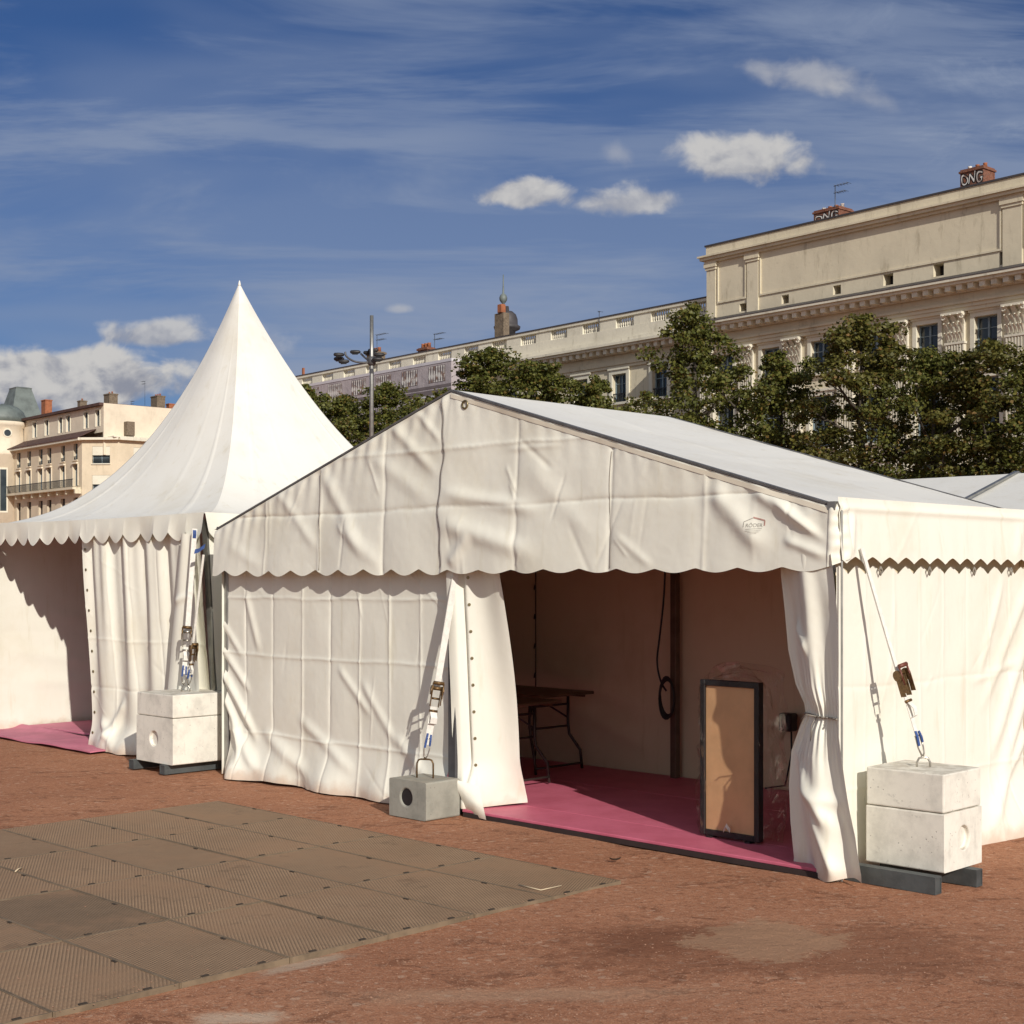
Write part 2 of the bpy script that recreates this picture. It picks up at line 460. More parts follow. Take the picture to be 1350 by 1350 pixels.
    h = math_(nt, 'ADD', math_(nt, 'MULTIPLY', fine, 0.8), math_(nt, 'MULTIPLY', grain, 0.5))
    b1 = nd(nt, 'ShaderNodeBump'); b1.inputs['Strength'].default_value = 0.5; b1.inputs['Distance'].default_value = 0.06
    nt.links.new(mid, b1.inputs['Height'])
    bump_(nt, h, 0.6, 0.012, b, b1.outputs[0])
    return m
M['ground'] = ground_mat()
ax = np.unique(np.concatenate([-np.geomspace(7, 3000, 26)[::-1], np.arange(-7, 7.01, 0.09), np.geomspace(7, 3000, 26)]))
ay = np.unique(np.concatenate([-np.geomspace(7, 3000, 26)[::-1]+5, np.arange(3.0, 14.0, 0.09), np.geomspace(14, 3000, 26)]))
GX, GY = np.meshgrid(ax, ay, indexing='ij')
def ground_h(x, y):
    fade = np.exp(-(np.hypot(x, y-7)/14.0)**2)
    return fade*(0.020*fbm(x*0.9, y*0.9, 3, 2)+0.007*fbm(x*4, y*4, 4, 2)) - 0.004
mb = MB(); mb.grid(np.stack([GX, GY, ground_h(GX, GY)], -1)[:, :, :]); tag(mb.build('ground', M['ground']), kind='structure')

# gravel lying loose on the square (uncountable)
mb = MB()
rg = np.random.default_rng(3)
def stone(c, r):
    vs = [(c[0]+r*rg.uniform(.7,1.2)*dx, c[1]+r*rg.uniform(.7,1.2)*dy, c[2]+r*rg.uniform(.4,.8)*dz) for dx,dy,dz in ((1,0,0),(0,1,0),(-1,0,0),(0,-1,0),(0,0,1),(0,0,-.5))]
    mb.add(vs, [(0,1,4),(1,2,4),(2,3,4),(3,0,4),(1,0,5),(2,1,5),(3,2,5),(0,3,5)])
for i in range(7000):
    py = 1050+300*rg.random()**0.75; px = rg.uniform(-60, 1400)
    q = ground_pt(px, py); w = q-P0; u = w.dot(DL); v = w.dot(DR)
    if v > -0.15 and u > -0.3: continue
    onm = -5.3 < v < -0.93 and 0.78 < u < 4.87
    if onm and rg.random() > .07+.5*math.exp(-min(u-.78, -.93-v)/.05): continue
    stone((q.x, q.y, .019 if onm else float(ground_h(q.x, q.y))+0.001), rg.uniform(0.0016, 0.0055)*(1.5 if rg.random() < .06 else 1))
M['stone'] = simple('gravel_stone', (0.40, 0.225, 0.145), 0.9, 0, 0.5, 300)
tag(mb.build('gravel', M['stone']), kind='stuff')

# ================================================================== plastic ground mats
def mat_mat(name, col, sandy, rot):
    m, nt, b = new_mat(name); p = pos_(nt)
    tx = nd(nt, 'ShaderNodeTexCoord').outputs['Object']
    q = mapping(nt, tx, (1, 1, 1), (0, 0, rot))
    sp = nd(nt, 'ShaderNodeSeparateXYZ'); nt.links.new(q, sp.inputs[0])
    k = 2*PI/0.0165
    a = math_(nt, 'SINE', math_(nt, 'MULTIPLY', sp.outputs[0], k))
    bb = math_(nt, 'SINE', math_(nt, 'MULTIPLY', math_(nt, 'ADD', math_(nt, 'MULTIPLY', sp.outputs[0], 0.5), math_(nt, 'MULTIPLY', sp.outputs[1], 0.866)), k))
    cc = math_(nt, 'SINE', math_(nt, 'MULTIPLY', math_(nt, 'SUBTRACT', math_(nt, 'MULTIPLY', sp.outputs[1], 0.866), math_(nt, 'MULTIPLY', sp.outputs[0], 0.5)), k))
    hx = math_(nt, 'ADD', math_(nt, 'ADD', a, bb), cc)
    cell = ramp(nt, hx, -0.3, 0.7)     # open cells filled with sand
    n = noise_(nt, p, 2.2, 5, 0.65)
    fill = mixc(nt, ramp(nt, n, 0.35, 0.7), sandy, tuple(x*0.7 for x in sandy))
    rim = mixc(nt, ramp(nt, noise_(nt, p, 8, 4, 0.7), 0.4, 0.7), col, tuple(x*1.25 for x in col))
    c = mixc(nt, cell, rim, fill)
    dust = ramp(nt, noise_(nt, p, 1.1, 8, 0.72), 0.42, 0.64)
    c = mixc(nt, math_(nt, 'MULTIPLY', dust, 0.55), c, (0.375, 0.228, 0.132))
    c = mixc(nt, math_(nt, 'MULTIPLY', ramp(nt, noise_(nt, p, 2.3, 6, .75), .58, .68), .45), c, (0.13, 0.085, 0.052))
    nt.links.new(c, b.inputs['Base Color']); b.inputs['Roughness'].default_value = 0.75
    b.inputs['Specular IOR Level'].default_value = 0.25
    bump_(nt, math_(nt, 'MULTIPLY', cell, -1.0), 0.55, 0.006, b)
    return m
M['mat'] = [mat_mat('tan_mat_grid', (0.165, 0.110, 0.066), (0.47, 0.305, 0.185), 0.0),
            mat_mat('olive_mat_grid', (0.158, 0.106, 0.064), (0.44, 0.285, 0.172), 0.52),
            mat_mat('dark_mat_grid', (0.140, 0.097, 0.060), (0.29, 0.19, 0.115), 0.26)]
M['mat_edge'] = simple('grey_green_mat_edge', (0.215, 0.155, 0.098), 0.7, 0, 0.35, 9)
M['slot'] = simple('mat_slot_dark', (0.05, 0.034, 0.022), 0.9)
PU, PV = 1.01, 0.575
ROW = ['first', 'second', 'third', 'fourth', 'fifth', 'sixth', 'seventh', 'eighth']
protos = []
def make_mat_panel(kind):
    r = thing('mat_panel', 'plastic grid mat panel', 'floor mat', (0, 0, 0), 0, 'plastic grid mats laid on the gravel')
    m_ = MB(); L, B_ = PU-0.008, PV-0.008
    nx, ny = 14, 8
    X = np.linspace(0, L, nx); Y = np.linspace(0, B_, ny); GX_, GY_ = np.meshgrid(X, Y, indexing='ij')
    Z = 0.012+0.003*fbm(GX_*2+kind*7, GY_*3, kind+20, 2)
    m_.grid(np.stack([GX_, GY_, Z], -1))
    m_.build('grid_surface', M['mat'][kind], r, True)
    e = MB()
    for (o, ex, ey) in (((0,-.002,-.032),(L,0,0),(0,.007,0)), ((0,B_-.005,-.032),(L,0,0),(0,.007,0)), ((-.002,.006,-.032),(.007,0,0),(0,B_-.012,0)), ((L-.005,.006,-.032),(.007,0,0),(0,B_-.012,0))):
        e.obox(o, ex, ey, (0,0,0.0465))
    e.build('rim', M['mat_edge'], r, True)
    for fy in (0.24, 0.76):
        c_ = MB(); c_.obox((0.010, B_*fy-.018, 0.0105), (0.016,0,0), (0,0.036,0), (0,0,0.0065)); c_.build('clip', M['slot'], r, True)
    c_ = MB(); c_.obox((L*0.5-.018, 0.010, 0.0105), (0.036,0,0), (0,0.012,0), (0,0,0.0065)); c_.build('clip', M['slot'], r, True)
    return r
for k in range(3): protos.append(make_mat_panel(k))
used = set()
ang = math.atan2(DL.y, DL.x)
for row in range(7):
    for col in range(4):
        kind = 0 if (row*3+col*5) % 4 else 1
        if (row, col) in ((4, 1), (5, 3)): kind = 2
        if (row, col) in ((0, 3), (1, 1), (6, 2)): kind = 1
        o = protos[kind]
        if kind in used: o = copy_tree(o)
        used.add(kind)
        # panel's local +x runs along DL, local +y along the tent's outward side (-DR)
        c0 = T(0.81+col*PU, -0.95-(row+1)*PV)
        o.rotation_euler = (0, 0, ang)
        # rotated frame: +x = DL, +y = DL rotated by 90 deg = -DR ; place the corner nearest the tent
        c0 = T(0.81+col*PU+random.uniform(-.003,.003), -0.95-row*PV)
        o.location = (c0.x, c0.y, 0.004+random.uniform(0, .004))
        tone = ['tan', 'olive tan', 'darker brown'][kind]
        o['label'] = f'{tone} plastic grid mat, {ROW[row]} row from the marquee, {ROW[col]} from the right'
        o['group'] = 'plastic grid mats laid on the gravel'

def small_leaf(px, py, size, name, label, cat, m_, z0=0.0, rot=0.0):
    q = ground_pt(px, py, z0); k = MB(); n = 5
    vs = []; 
    for i in range(n+1):
        t = i/n; w = size*0.3*math.sin(PI*(0.08+0.9*t)); x = size*(t-.5)
        for s in (-1, 0, 1):
            vs.append((q.x+x*math.cos(rot)-s*w*math.sin(rot), q.y+x*math.sin(rot)+s*w*math.cos(rot), z0+0.008+0.008*abs(s)+0.012*(2*t-1)**2))
    fs = []
    for i in range(n):
        for s in (0, 1): fs.append((i*3+s, i*3+s+1, i*3+s+4, i*3+s+3))
    k.add(vs, fs); tag(k.build(name, m_), label, cat)
M['leafbrown'] = simple('dry_leaf', (0.07, 0.04, 0.022), 0.8)
M['straw'] = simple('dry_straw', (0.62, 0.50, 0.34), 0.8)
small_leaf(811, 1136, 0.07, 'dead_leaf', 'dark dead leaf alone on the red gravel before the pink floor', 'leaf', M['leafbrown'], 0, 0.1)
k = MB(); a = ground_pt(684, 1165, .03); b_ = ground_pt(713, 1172, .03); c_ = ground_pt(740, 1166, .03)
for q in (a, b_, c_): q.z = 0.024
k.tube([a, b_, c_], 0.0035, 6); tag(k.build('twig', M['straw']), 'pale bent twig lying on the mat corner nearest the doorway', 'twig')
k = MB(); a = ground_pt(20, 1148, .03); b_ = ground_pt(29, 1143, .03)
a.z = b_.z = 0.025; k.tube([a, (a+b_)/2+Vector((0,0,.006)), b_], 0.004, 6); tag(k.build('twig', M['straw']), 'short pale twig lying on the mats at far left', 'twig')

# ================================================================== gable marquee
T1 = thing('marquee_tent', 'white gable marquee with wavy pediment valance and open doorway', 'tent', T(W/2, D/2))
def cloth_grid(fn, u0, u1, nu, nt_):
    U, t = np.meshgrid(np.linspace(u0, u1, nu), np.linspace(0, 1, nt_), indexing='ij')
    return fn(U, t)

# --- pediment
def ped_zbot(u):
    return 1.785 - (0.028+0.020*smooth(2.9, 3.6, u))*np.abs(np.sin(PI*u/0.318))**1.15 + 0.012*fbm(u*1.1, u*0, 5, 2) + 0.012*smooth(1.0, 0, u)
US = [0.90, 1.663, 2.51, 3.93, 4.73, 5.48]; ZS = [2.235, 2.66]
def ped_disp(U, Z):
    zt = roof_z(U); e = zt-Z
    d = creases(U, Z, US, ZS, 4, 0.018, 0.013, 0.012, 0.014)
    d = d + crumple(U, Z, 21, 1.25)
    # gathers hanging off the keder along both rakes
    g = np.sin(U*2*PI/0.155+2.5*vnoise(U*3, U*0, 8)+np.where(U > UR, -1, 1)*e*7)
    d = d + 0.0075*g*np.exp(-e/0.13)*smooth(0, .03, e)*(0.5+1.2*np.abs(vnoise(U*2.3, U*0+2, 4)))*np.where(U > UR, 1.25, .6)
    # drag wrinkles
    for (a, b, w, am) in (((3.2, 2.33), (2.3, 2.19), .05, .022), ((3.22, 2.12), (2.35, 1.90), .07, .028), ((3.15, 1.82), (2.95, 2.02), .05, .02),
                          ((5.3, 2.42), (4.75, 1.95), .05, .012), ((4.7, 2.55), (4.15, 1.9), .06, .018), ((4.15, 2.68), (3.4, 2.3), .07, .014), ((3.9, 2.9), (3.35, 2.5), .045, .016),
                          ((3.6, 2.98), (3.3, 2.72), .03, .012), ((4.5, 2.15), (3.95, 1.82), .06, .012),
                          ((2.6, 2.62), (2.1, 2.62), .02, .006), ((1.6, 2.0), (1.3, 1.8), .03, .008), ((0.85, 2.28), (0.45, 1.9), .07, .03), ((0.55, 2.26), (0.12, 2.0), .04, .022),
                          ((0.40, 2.2), (0.05, 1.95), .025, .016), ((.3, 1.95), (.02, 1.85), .03, .016), ((2.4, 2.5), (1.8, 2.0), .08, .01), ((6.0, 2.0), (5.5, 1.8), .06, .008)):
        d = d + fold(U, Z, a, b, w, am)
    for (a, b, w, am) in (((4.12, 2.62), (3.98, 2.35), .012, .008), ((2.62, 2.5), (2.5, 2.3), .012, .009), ((2.58, 2.38), (2.5, 2.24), .01, .008), ((1.62, 1.98), (1.5, 1.86), .01, .006), ((2.45, 1.9), (2.5, 1.8), .01, .005)):
        d = d + fold(U, Z, a, b, w, am, True)
    # overlap of the two halves at the ridge seam
    sx = UR+0.075+0.016*np.sin(Z*9)+0.009*np.sin(Z*23+1)
    d = d + 0.014*smooth(0.012, -0.012, U-sx)*smooth(-0.5, 0.0, U-sx)
    d = d*smooth(-.005, .05, e)
    return d + 0.045*smooth(0.0, 1.1, e)
def ped_v(U, Z):
    return -0.045-ped_disp(U, Z)
def ped_fn(U, t):
    zt = roof_z(U)-0.012; zb = ped_zbot(U); Z = zt+(zb-zt)*t
    P = TA(U, ped_v(U, Z), Z)
    return P
mb = MB(); mb.grid(cloth_grid(ped_fn, 0.0, W+0.02, 520, 96))
ped = mb.build('pediment', M['pvc'], T1)
mb = MB()
for s in (0, 1):
    U = np.linspace(0.02, UR, 60) if s == 0 else np.linspace(UR, W, 60)
    pr = []
    for q in (0.0, 0.030):
        Z = roof_z(U)-0.022-q
        pr.append(TA(U, ped_v(U, Z)-0.004-.002*s, Z))
    if s == 0: mb.grid(np.stack(pr, 1))
mb.build('hem_strip', M['pvc_hem'], ped)
# seam cord
mb = MB(); zz = np.linspace(1.80, 3.0, 40)
su = UR+0.075+0.016*np.sin(zz*9)+0.009*np.sin(zz*23+1)
mb.tube([tuple(x) for x in TA(su+.006, ped_v(su+.006, zz)-0.002, zz)], 0.004, 6); mb.build('lacing', M['cord'], ped)
for (us, z0, z1, r) in ((4.73, 1.78, 2.56, .0035), (1.663, 1.79, 2.55, .003)):
    mb = MB(); zz = np.linspace(z0, z1, 30); uu = us+0.012*np.sin(zz*6)
    mb.tube([tuple(x) for x in TA(uu, ped_v(uu, zz)-0.0005, zz)], r, 6); mb.build('stitched_seam', M['cord'], ped)
mb = MB()
P = TA(3.05, ped_v(np.array(3.05), np.array(2.97))-.004, 2.97)
th = [Vector(P)+DL*(0.028*math.cos(t))+UP*(0.028*math.sin(t)) for t in np.linspace(0, 2*PI, 14)]
mb.tube(th, 0.008, 6); mb.build('eyelet_ring', M['eyelet'], ped)
# print on the pediment: a small house outline with the lettering under it
lc_u, lc_z = 0.515, 2.055
def on_ped(x, y, lift=0.0025):
    u = lc_u - x*.6; z = lc_z + y*.6
    p = TA(u, ped_v(np.array(float(u)), np.array(float(z)))-lift, z)
    return tuple(p)
vs, fs = text_mesh_pts('R\u00d6DER', 0.052)
mb = MB(); mb.add([on_ped(v[0]*1.05, v[1]-0.042) for v in vs], fs)
def stroke(pts, w, target):
    for (a, b) in zip(pts[:-1], pts[1:]):
        a = np.array(a); b = np.array(b); d = (b-a)/np.linalg.norm(b-a); n = np.array((-d[1], d[0]))*w/2
        ns = 6; vv = []
        for i in range(ns+1):
            q = a+(b-a)*i/ns; vv += [on_ped(*(q-n)), on_ped(*(q+n))]
        target.add(vv, [(2*i, 2*i+2, 2*i+3, 2*i+1) for i in range(ns)])
stroke([(-0.112, -0.04), (-0.112, 0.012), (-0.02, 0.052)], 0.007, mb)
stroke([(-0.085, -0.062), (0.085, -0.058)], 0.004, mb)
mb.build('printed_lettering', M['logo_dark'], ped)
mb = MB(); stroke([(-0.022, 0.055), (0.108, 0.022), (0.108, -0.03)], 0.014, mb); mb.build('printed_roof_mark', M['logo_red'], ped)
mb = MB(); 
for k in range(3): stroke([(-0.09+.03*k, -0.080-0.014*k), (0.075-.02*k, -0.077-0.014*k)], 0.004, mb)
mb.build('printed_lines', M['logo_pale'], ped)

M['rail_grey'] = simple('grey_rail', (.17, .165, .16), .5, .4, .3, 10)
# --- roof skins
def roof_fn(side):
    def fn(U, t):
        z = roof_z(U); sag = -0.045*np.sin(PI*t)*np.sin(PI*np.clip(np.abs(U-UR)/UR, 0, 1))
        z = z+sag+0.006*fbm(U*3, t*4, 31+side, 3)+0.006*np.exp(-np.abs(t-0.58+0.06*U/3)/.012)+0.005*np.exp(-np.abs(np.abs(U-UR)-1.55)/.02)+0.010*np.sin(t*9+U)*np.exp(-((np.abs(U-UR)-3.0)/.25)**2)
        return TA(U, -0.052+(D+0.07)*t, z+0.003)
    return fn
mb = MB(); mb.grid(cloth_grid(roof_fn(0), -0.03, UR, 90, 60)); mb.grid(cloth_grid(roof_fn(1), UR, W+.03, 90, 60))
mb.build('roof', M['pvc_roof'], T1)
for (v0, nm) in ((-0.055, 'front'), (D+0.0, 'rear')):
    for (a, b) in ((0.0, UR), (W, UR)):
        mb = MB(); n = 2
        pa = T(a, v0, float(roof_z(np.array(a)))+0.0); pb = T(b, v0, float(roof_z(np.array(b)))+0.0)
        mb.obox(pa+DR*.004-UP*0.008, pb-pa, DR*0.05, UP*0.016)
        mb.build('rafter_rail', M['rail_grey'], T1)
# eave rail and corner cap
mb = MB(); mb.obox(T(-0.025, -0.06, EAVE-0.03), DL*0.05, DR*(D+0.1), UP*0.05); mb.build('eave_beam', M['alu'], T1)
mb = MB(); mb.obox(T(W-0.04, -0.04, EAVE-0.03), DL*0.05, DR*(D+0.1), UP*0.05); mb.build('eave_beam', M['alu'], T1)

# --- side valance (right) and its own wrinkles
def sval_fn(V, t):
    zt = EAVE+0.045-0.03*t*0; zb = 1.850-0.040*np.abs(((V/0.19) % 1)*2-1)**1.3
    Z = zt+(zb-zt)*t
    d = crumple(V, Z, 61, .7)+0.03*t+0.012*np.exp(-((Z-2.13)/.02)**2)+fold(V, Z, (.1, 2.1), (.05, 1.85), .03, .018)+fold(V, Z, (2.25, 2.1), (2.1, 1.85), .05, .01)
    d = d-0.05*smooth(0.10, 0.0, V)*t*0
    return TA(-0.035-d, V, Z)
mb = MB(); mb.grid(cloth_grid(sval_fn, -0.045, D+0.02, 260, 40)); mb.build('side_valance', M['pvc'], T1)
# rounded corner gusset between pediment and side valance
mb = MB()
A, tt = np.meshgrid(np.linspace(0, 1, 26), np.linspace(0, 1, 50), indexing='ij')
Zg = (EAVE+0.0)+(1.79-EAVE)*tt
c0 = TA(0.02+0*A, ped_v(0*A+0.02, Zg), Zg); c1 = sval_fn(0*A+0.05, tt*0.98)
ph = A*PI/2
bul = 0.02+0.010*np.sin(tt*11+A*3)*tt+0.003*np.sin(tt*31-A*4)
P = c0*(np.cos(ph)[..., None]**2)+c1*(np.sin(ph)[..., None]**2)
out = np.array([-(DL+DR).x, -(DL+DR).y, 0])/math.sqrt(2)
out = np.array([(-DL-DR).x, (-DL-DR).y, 0.0]); out /= np.linalg.norm(out)
P = P+out*(np.sin(PI*A)*(bul+0.018))[..., None]
mb.grid(P); mb.build('corner_gusset', M['pvc'], T1)

# --- right wall (side facing the camera's right)
def rwall_disp(V, Z):
    d = creases(V, Z, [0.28, 0.62, 0.93, 1.22, 1.52, 1.82, 2.1], [1.09, 0.5], 8, 0.007, 0.006, 0.006, 0.010)
    d = d+crumple(V, Z, 71, .8)
    for (a, b, w, am) in (((2.4, 1.7), (1.75, .9), .05, .02), ((2.42, 1.4), (1.85, .55), .06, .025), ((2.4, 1.0), (1.9, .3), .06, .028), ((2.35, .65), (1.7, .1), .05, .03),
                          ((2.0, 1.7), (1.7, 1.1), .04, .014), ((1.5, .5), (1.3, .05), .05, .018), ((2.2, 1.15), (1.6, 1.05), .03, .01), ((1.0, .4), (.8, .05), .05, .015)):
        d = d+fold(V, Z, a, b, w, am)
    return d
def rwall_fn(V, t):
    zt = 1.800-0.050*np.abs((((V+0.095)/0.19) % 1)*2-1)**1.3
    zb = -0.01+0.008*fbm(V*4, V*0, 3)
    Z = zt+(zb-zt)*t
    flare = smooth(.5, 0, Z)**1.5*(0.06+0.10*smooth(1.2, 2.3, V))*smooth(0.0, .6, V)
    return TA(-0.012-rwall_disp(V, Z)-flare, V, Z)
mb = MB(); mb.grid(cloth_grid(rwall_fn, -0.032, D-0.12, 260, 190)); rw = mb.build('right_wall', M['pvc'], T1)
for v in (0.42, 1.0, 1.58, 2.1):
    mb = MB(); c = T(-.035, v, 1.775); mb.tube([c+UP*.02, c+DR*.02-UP*.005, c-UP*.03, c-DR*.015+UP*.0, c+UP*.02], 0.006, 6); mb.build('tie_cord', M['cord'], rw)
# --- left half of the front wall
FU = [3.62, 3.98, 4.34, 4.72, 5.08, 5.5, 5.9]; FZ = [1.06, 0.40, 1.55]
def fwall_disp(U, Z):
    d = creases(U, Z, FU, FZ, 12, 0.012, 0.006, 0.011, 0.011)
    d = d+crumple(U, Z, 81, 1.0)
    for (a, b, w, am) in (((6.3, .95), (5.75, .35), .045, .035), ((6.3, 1.15), (5.85, .75), .04, .022), ((6.28, .75), (5.9, .15), .04, .035), ((6.25, 1.35), (5.95, 1.05), .035, .014),
                          ((5.6, .4), (4.9, .1), .06, .025), ((5.1, .55), (4.4, .2), .05, .018), ((4.3, .9), (3.9, .45), .04, .012), ((4.6, 1.0), (4.2, .65), .035, .012), ((6.2, .45), (5.6, .1), .05, .03),
                          ((3.9, .5), (3.5, .2), .05, .018), ((5.9, 1.6), (5.7, 1.1), .04, .014)):
        d = d+fold(U, Z, a, b, w, am)
    return d
def fwall_fn(U, t):
    zt = 1.92; zb = 0.0+0.012*fbm(U*3, U*0, 13)+0.02*smooth(6.0, 5.4, U)*smooth(4.9, 5.4, U)
    Z = zt+(zb-zt)*t
    low = smooth(.48, 0.0, Z)
    kick = low**1.6*(0.07+0.03*np.sin(U*4.1+1)+0.03*np.sin(U*9.7)+0.10*smooth(5.1, 5.75, U)*smooth(6.2, 5.95, U))
    Ushift = -0.10*smooth(5.5, 6.2, U)*smooth(1.2, 0, Z)
    return TA(U+Ushift, 0.035-fwall_disp(U, Z)-kick, Z)
mb = MB(); mb.grid(cloth_grid(fwall_fn, 3.30, 6.20, 340, 190)); fw = mb.build('front_wall', M['pvc'], T1)
# --- back wall and left wall, plus added inner sheets tinted for the dim inside
def bwall_fn(U, t):
    zt = roof_z(U)-0.03; Z = zt+(0.0-zt)*t
    d = 0.6*crumple(U, Z, 91, 1.0)+0.5*creases(U, Z, [0.9, 1.9, 2.7, 4.0, 5.4], [.6, 1.1], 14, .006, .006, .004, .012)
    for (a, b, w, am) in (((4.6, .9), (3.4, .6), .08, .02), ((4.4, .6), (3.3, .25), .08, .025), ((4.6, 1.2), (3.6, 1.1), .07, .012)):
        d = d+fold(U, Z, a, b, w, am)
    return TA(U, D-0.035-d, Z)
mb = MB(); mb.grid(cloth_grid(bwall_fn, 0.0, W, 260, 120)); bw = mb.build('back_wall', M['inner_shade'], T1)
mb = MB(); zz = np.linspace(0.08, 2.4, 30); uu = np.full(30, 4.69)
mb.tube([tuple(x) for x in TA(uu, np.full(30, D-.06), zz)], 0.006, 6)
for z in np.arange(.3, 2.3, .27): mb.tube([T(4.69, D-.07, z), T(4.68, D-.085, z-.02), T(4.70, D-.07, z-.04)], 0.008, 6)
mb.build('lacing', M['tube'], bw)
mb = MB()
V, t = np.meshgrid(np.linspace(0.0, D, 60), np.linspace(0, 1, 60), indexing='ij'); Z = 2.13*(1-t)
mb.grid(TA(W-0.01+0.5*crumple(V, Z, 17), V, Z)); mb.build('left_wall', M['pvc'], T1)
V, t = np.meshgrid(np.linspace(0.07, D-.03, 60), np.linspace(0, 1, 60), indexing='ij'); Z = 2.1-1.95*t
mb = MB(); mb.grid(TA(0.055+0.3*crumple(V, Z, 19), V, Z)); mb.build('wall_inner_shade', M['inner_shade'], rw)
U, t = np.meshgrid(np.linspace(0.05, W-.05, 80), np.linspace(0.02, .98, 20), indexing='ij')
mb = MB(); mb.grid(TA(U, D*t, roof_z(U)-0.10)); mb.build('roof_inner_shade', M['inner_shade'], T1)
# --- posts
def post(u, v, z1, name='post', s=0.075, m_='alu'):
    mb = MB(); mb.bbox(T(u, v, 0.0)-DL*s/2-DR*s/2, DL*s, DR*s, UP*z1, 0.006); return mb.build(name, M[m_], T1)
post(0.05, 0.0, EAVE-.03, s=.056); post(-.052, -.030, EAVE-.03, s=.014); post(UR+0.02, 0.02, RIDGE-.05, s=.085, m_='dark_rail'); post(W-.03, .06, EAVE-.03); post(0.03, D+.015, EAVE-.03, m_='dark_rail'); post(W-.03, D+.015, EAVE-.03)
M['pole'] = simple('brown_painted_pole', (0.15, 0.105, 0.072), .5, .2, .3, 8)
post(3.01, D-.13, RIDGE-.12, s=.062, m_='pole')
for s in (.31, .62, .93, 1.24, 1.55):
    pass
# --- left door curtain, hung from the ridge post and swung inwards
def drape(corners, n, m_, seed, fold_amp, nf):
    """corners: top-left, top-right, bottom-right, bottom-left"""
    a, t = np.meshgrid(np.linspace(0, 1, n), np.linspace(0, 1, m_), indexing='ij')
    tl, tr, br, bl = [np.array(c) for c in corners]
    P = (tl*(1-a)[..., None]+tr*a[..., None])*(1-t)[..., None]+(bl*(1-a)[..., None]+br*a[..., None])*t[..., None]
    nrm = np.cross(tr-tl, tl-bl); nrm /= np.linalg.norm(nrm)
    d = fold_amp*np.sin(a*2*PI*nf+0.6*np.sin(t*3+seed))*(1-.35*t)+0.55*crumple(a*.6+seed, t*1.8, seed)
    return a, t, P, nrm, d
tl = np.array(T(3.24, -0.05, 1.85)); tr = np.array(T(2.77, 0.02, 1.85)); br = np.array(T(2.88, .36, 0.07)); bl = np.array(T(3.20, -0.02, 0.05))
a, t, P, nrm, d = drape((tl, tr, br, bl), 70, 130, 33, 0.028, 1.15)
d = d + 0.10*smooth(.8, 1, t)*np.sin(a*PI*1.2+.3)*smooth(.0, .3, a)
# the deep groove a third of the way along, where the sheet is folded back on itself
d = d - 0.05*np.exp(-((a-0.26)/0.05)**2)*smooth(1.0, .75, t)
P = P+nrm*d[..., None]
# right edge bellies outward
P = P+np.array(DR)*(0.05*np.sin(PI*t)*a)[..., None]*0+np.array([0.045, 0, 0])*(np.sin(PI*np.clip(t*1.05, 0, 1))*a**2)[..., None]
mb = MB(); mb.grid(P); cur = mb.build('door_curtain', M['pvc'], T1)
for k in range(9):
    tk = 0.075+k*0.108; i = int(0.38*69); j = min(129, int(tk*129)); c = Vector(P[i, j])-Vector((0, .001, 0))
    mb = MB(); mb.tube([c, c-Vector((0, .004, 0))], 0.0115, 12, 0, False); mb.build('eyelet', M['eyelet'], cur)
# the corner flap trailing onto the gravel
f0 = np.array(T(3.23, -.05, .45)); f1 = np.array(T(3.10, -.02, .33)); f2 = ground_pt(640, 1080, .01); f3 = ground_pt(622, 1074, .01)
a_, t_ = np.meshgrid(np.linspace(0, 1, 16), np.linspace(0, 1, 34), indexing='ij')
q0 = np.array(T(3.15, -.07, .27)); q1 = np.array(T(3.00, .04, .22)); q2 = np.array(ground_pt(641, 1081, .012)); q3 = np.array(ground_pt(617, 1074, .012))
Pf = (q0*(1-a_)[..., None]+q1*a_[..., None])*(1-t_)[..., None]+(q3*(1-a_)[..., None]+q2*a_[..., None])*t_[..., None]
Pf = Pf+np.array([0, -.6, .1])*(0.035*np.sin(PI*t_)*np.sin(PI*a_))[..., None]+np.array([0, -1, 0])*(0.5*crumple(a_, t_*2, 44))[..., None]
mb = MB(); mb.grid(Pf); mb.build('curtain_corner', M['pvc'], cur)
# --- right door curtain gathered with a cord
a, t = np.meshgrid(np.linspace(0, 1, 150), np.linspace(0, 1, 220), indexing='ij')
Z = 1.86*(1-t)+0.005
tw = 0.505
zl = np.array([0, .07, .28, .5, .7, .86, .93, .99, 1.1, 1.3, 1.55, 1.75, 1.9])
ul = np.array([.34, .33, .36, .375, .36, .30, .265, .275, .335, .385, .41, .435, .435])
ur = np.array([-.215, -.215, -.18, -.135, -.10, -.075, -.07, -.07, -.07, -.07, -.062, -.035, -.01])
UL = np.interp(Z, zl, ul); UR_ = np.interp(Z, zl, ur)
Uc = UL+(UR_-UL)*a
amp = np.interp(Z, zl, [.035, .036, .030, .024, .022, .016, .010, .014, .020, .022, .022, .02, .018])
tight = np.exp(-((Z-.93)/.07)**2)
ph = a*2*PI*(1.6)+0.9*np.sin(Z*1.7)+2.2
d = amp*np.sin(ph)+amp*.30*np.sin(a*2*PI*3.3+Z*1.5+.5)*(1-.3*tight)+0.007*np.sin(a*2*PI*11+Z*3)*np.exp(-((Z-.93)/.22)**2)
d = d+0.9*crumple(a*.55+5, Z, 51, 1.0)
d = d+fold(a, Z, (.25, 1.45), (.5, 1.30), .05, .03)+fold(a, Z, (.1, .7), (.75, .30), .06, .03)+fold(a, Z, (.2, .5), (.85, .45), .04, .02)+fold(a, Z, (.45, .35), (.7, .02), .05, .02)
bel = 0.055+0.035*np.exp(-((Z-.45)/.3)**2)-0.02*tight
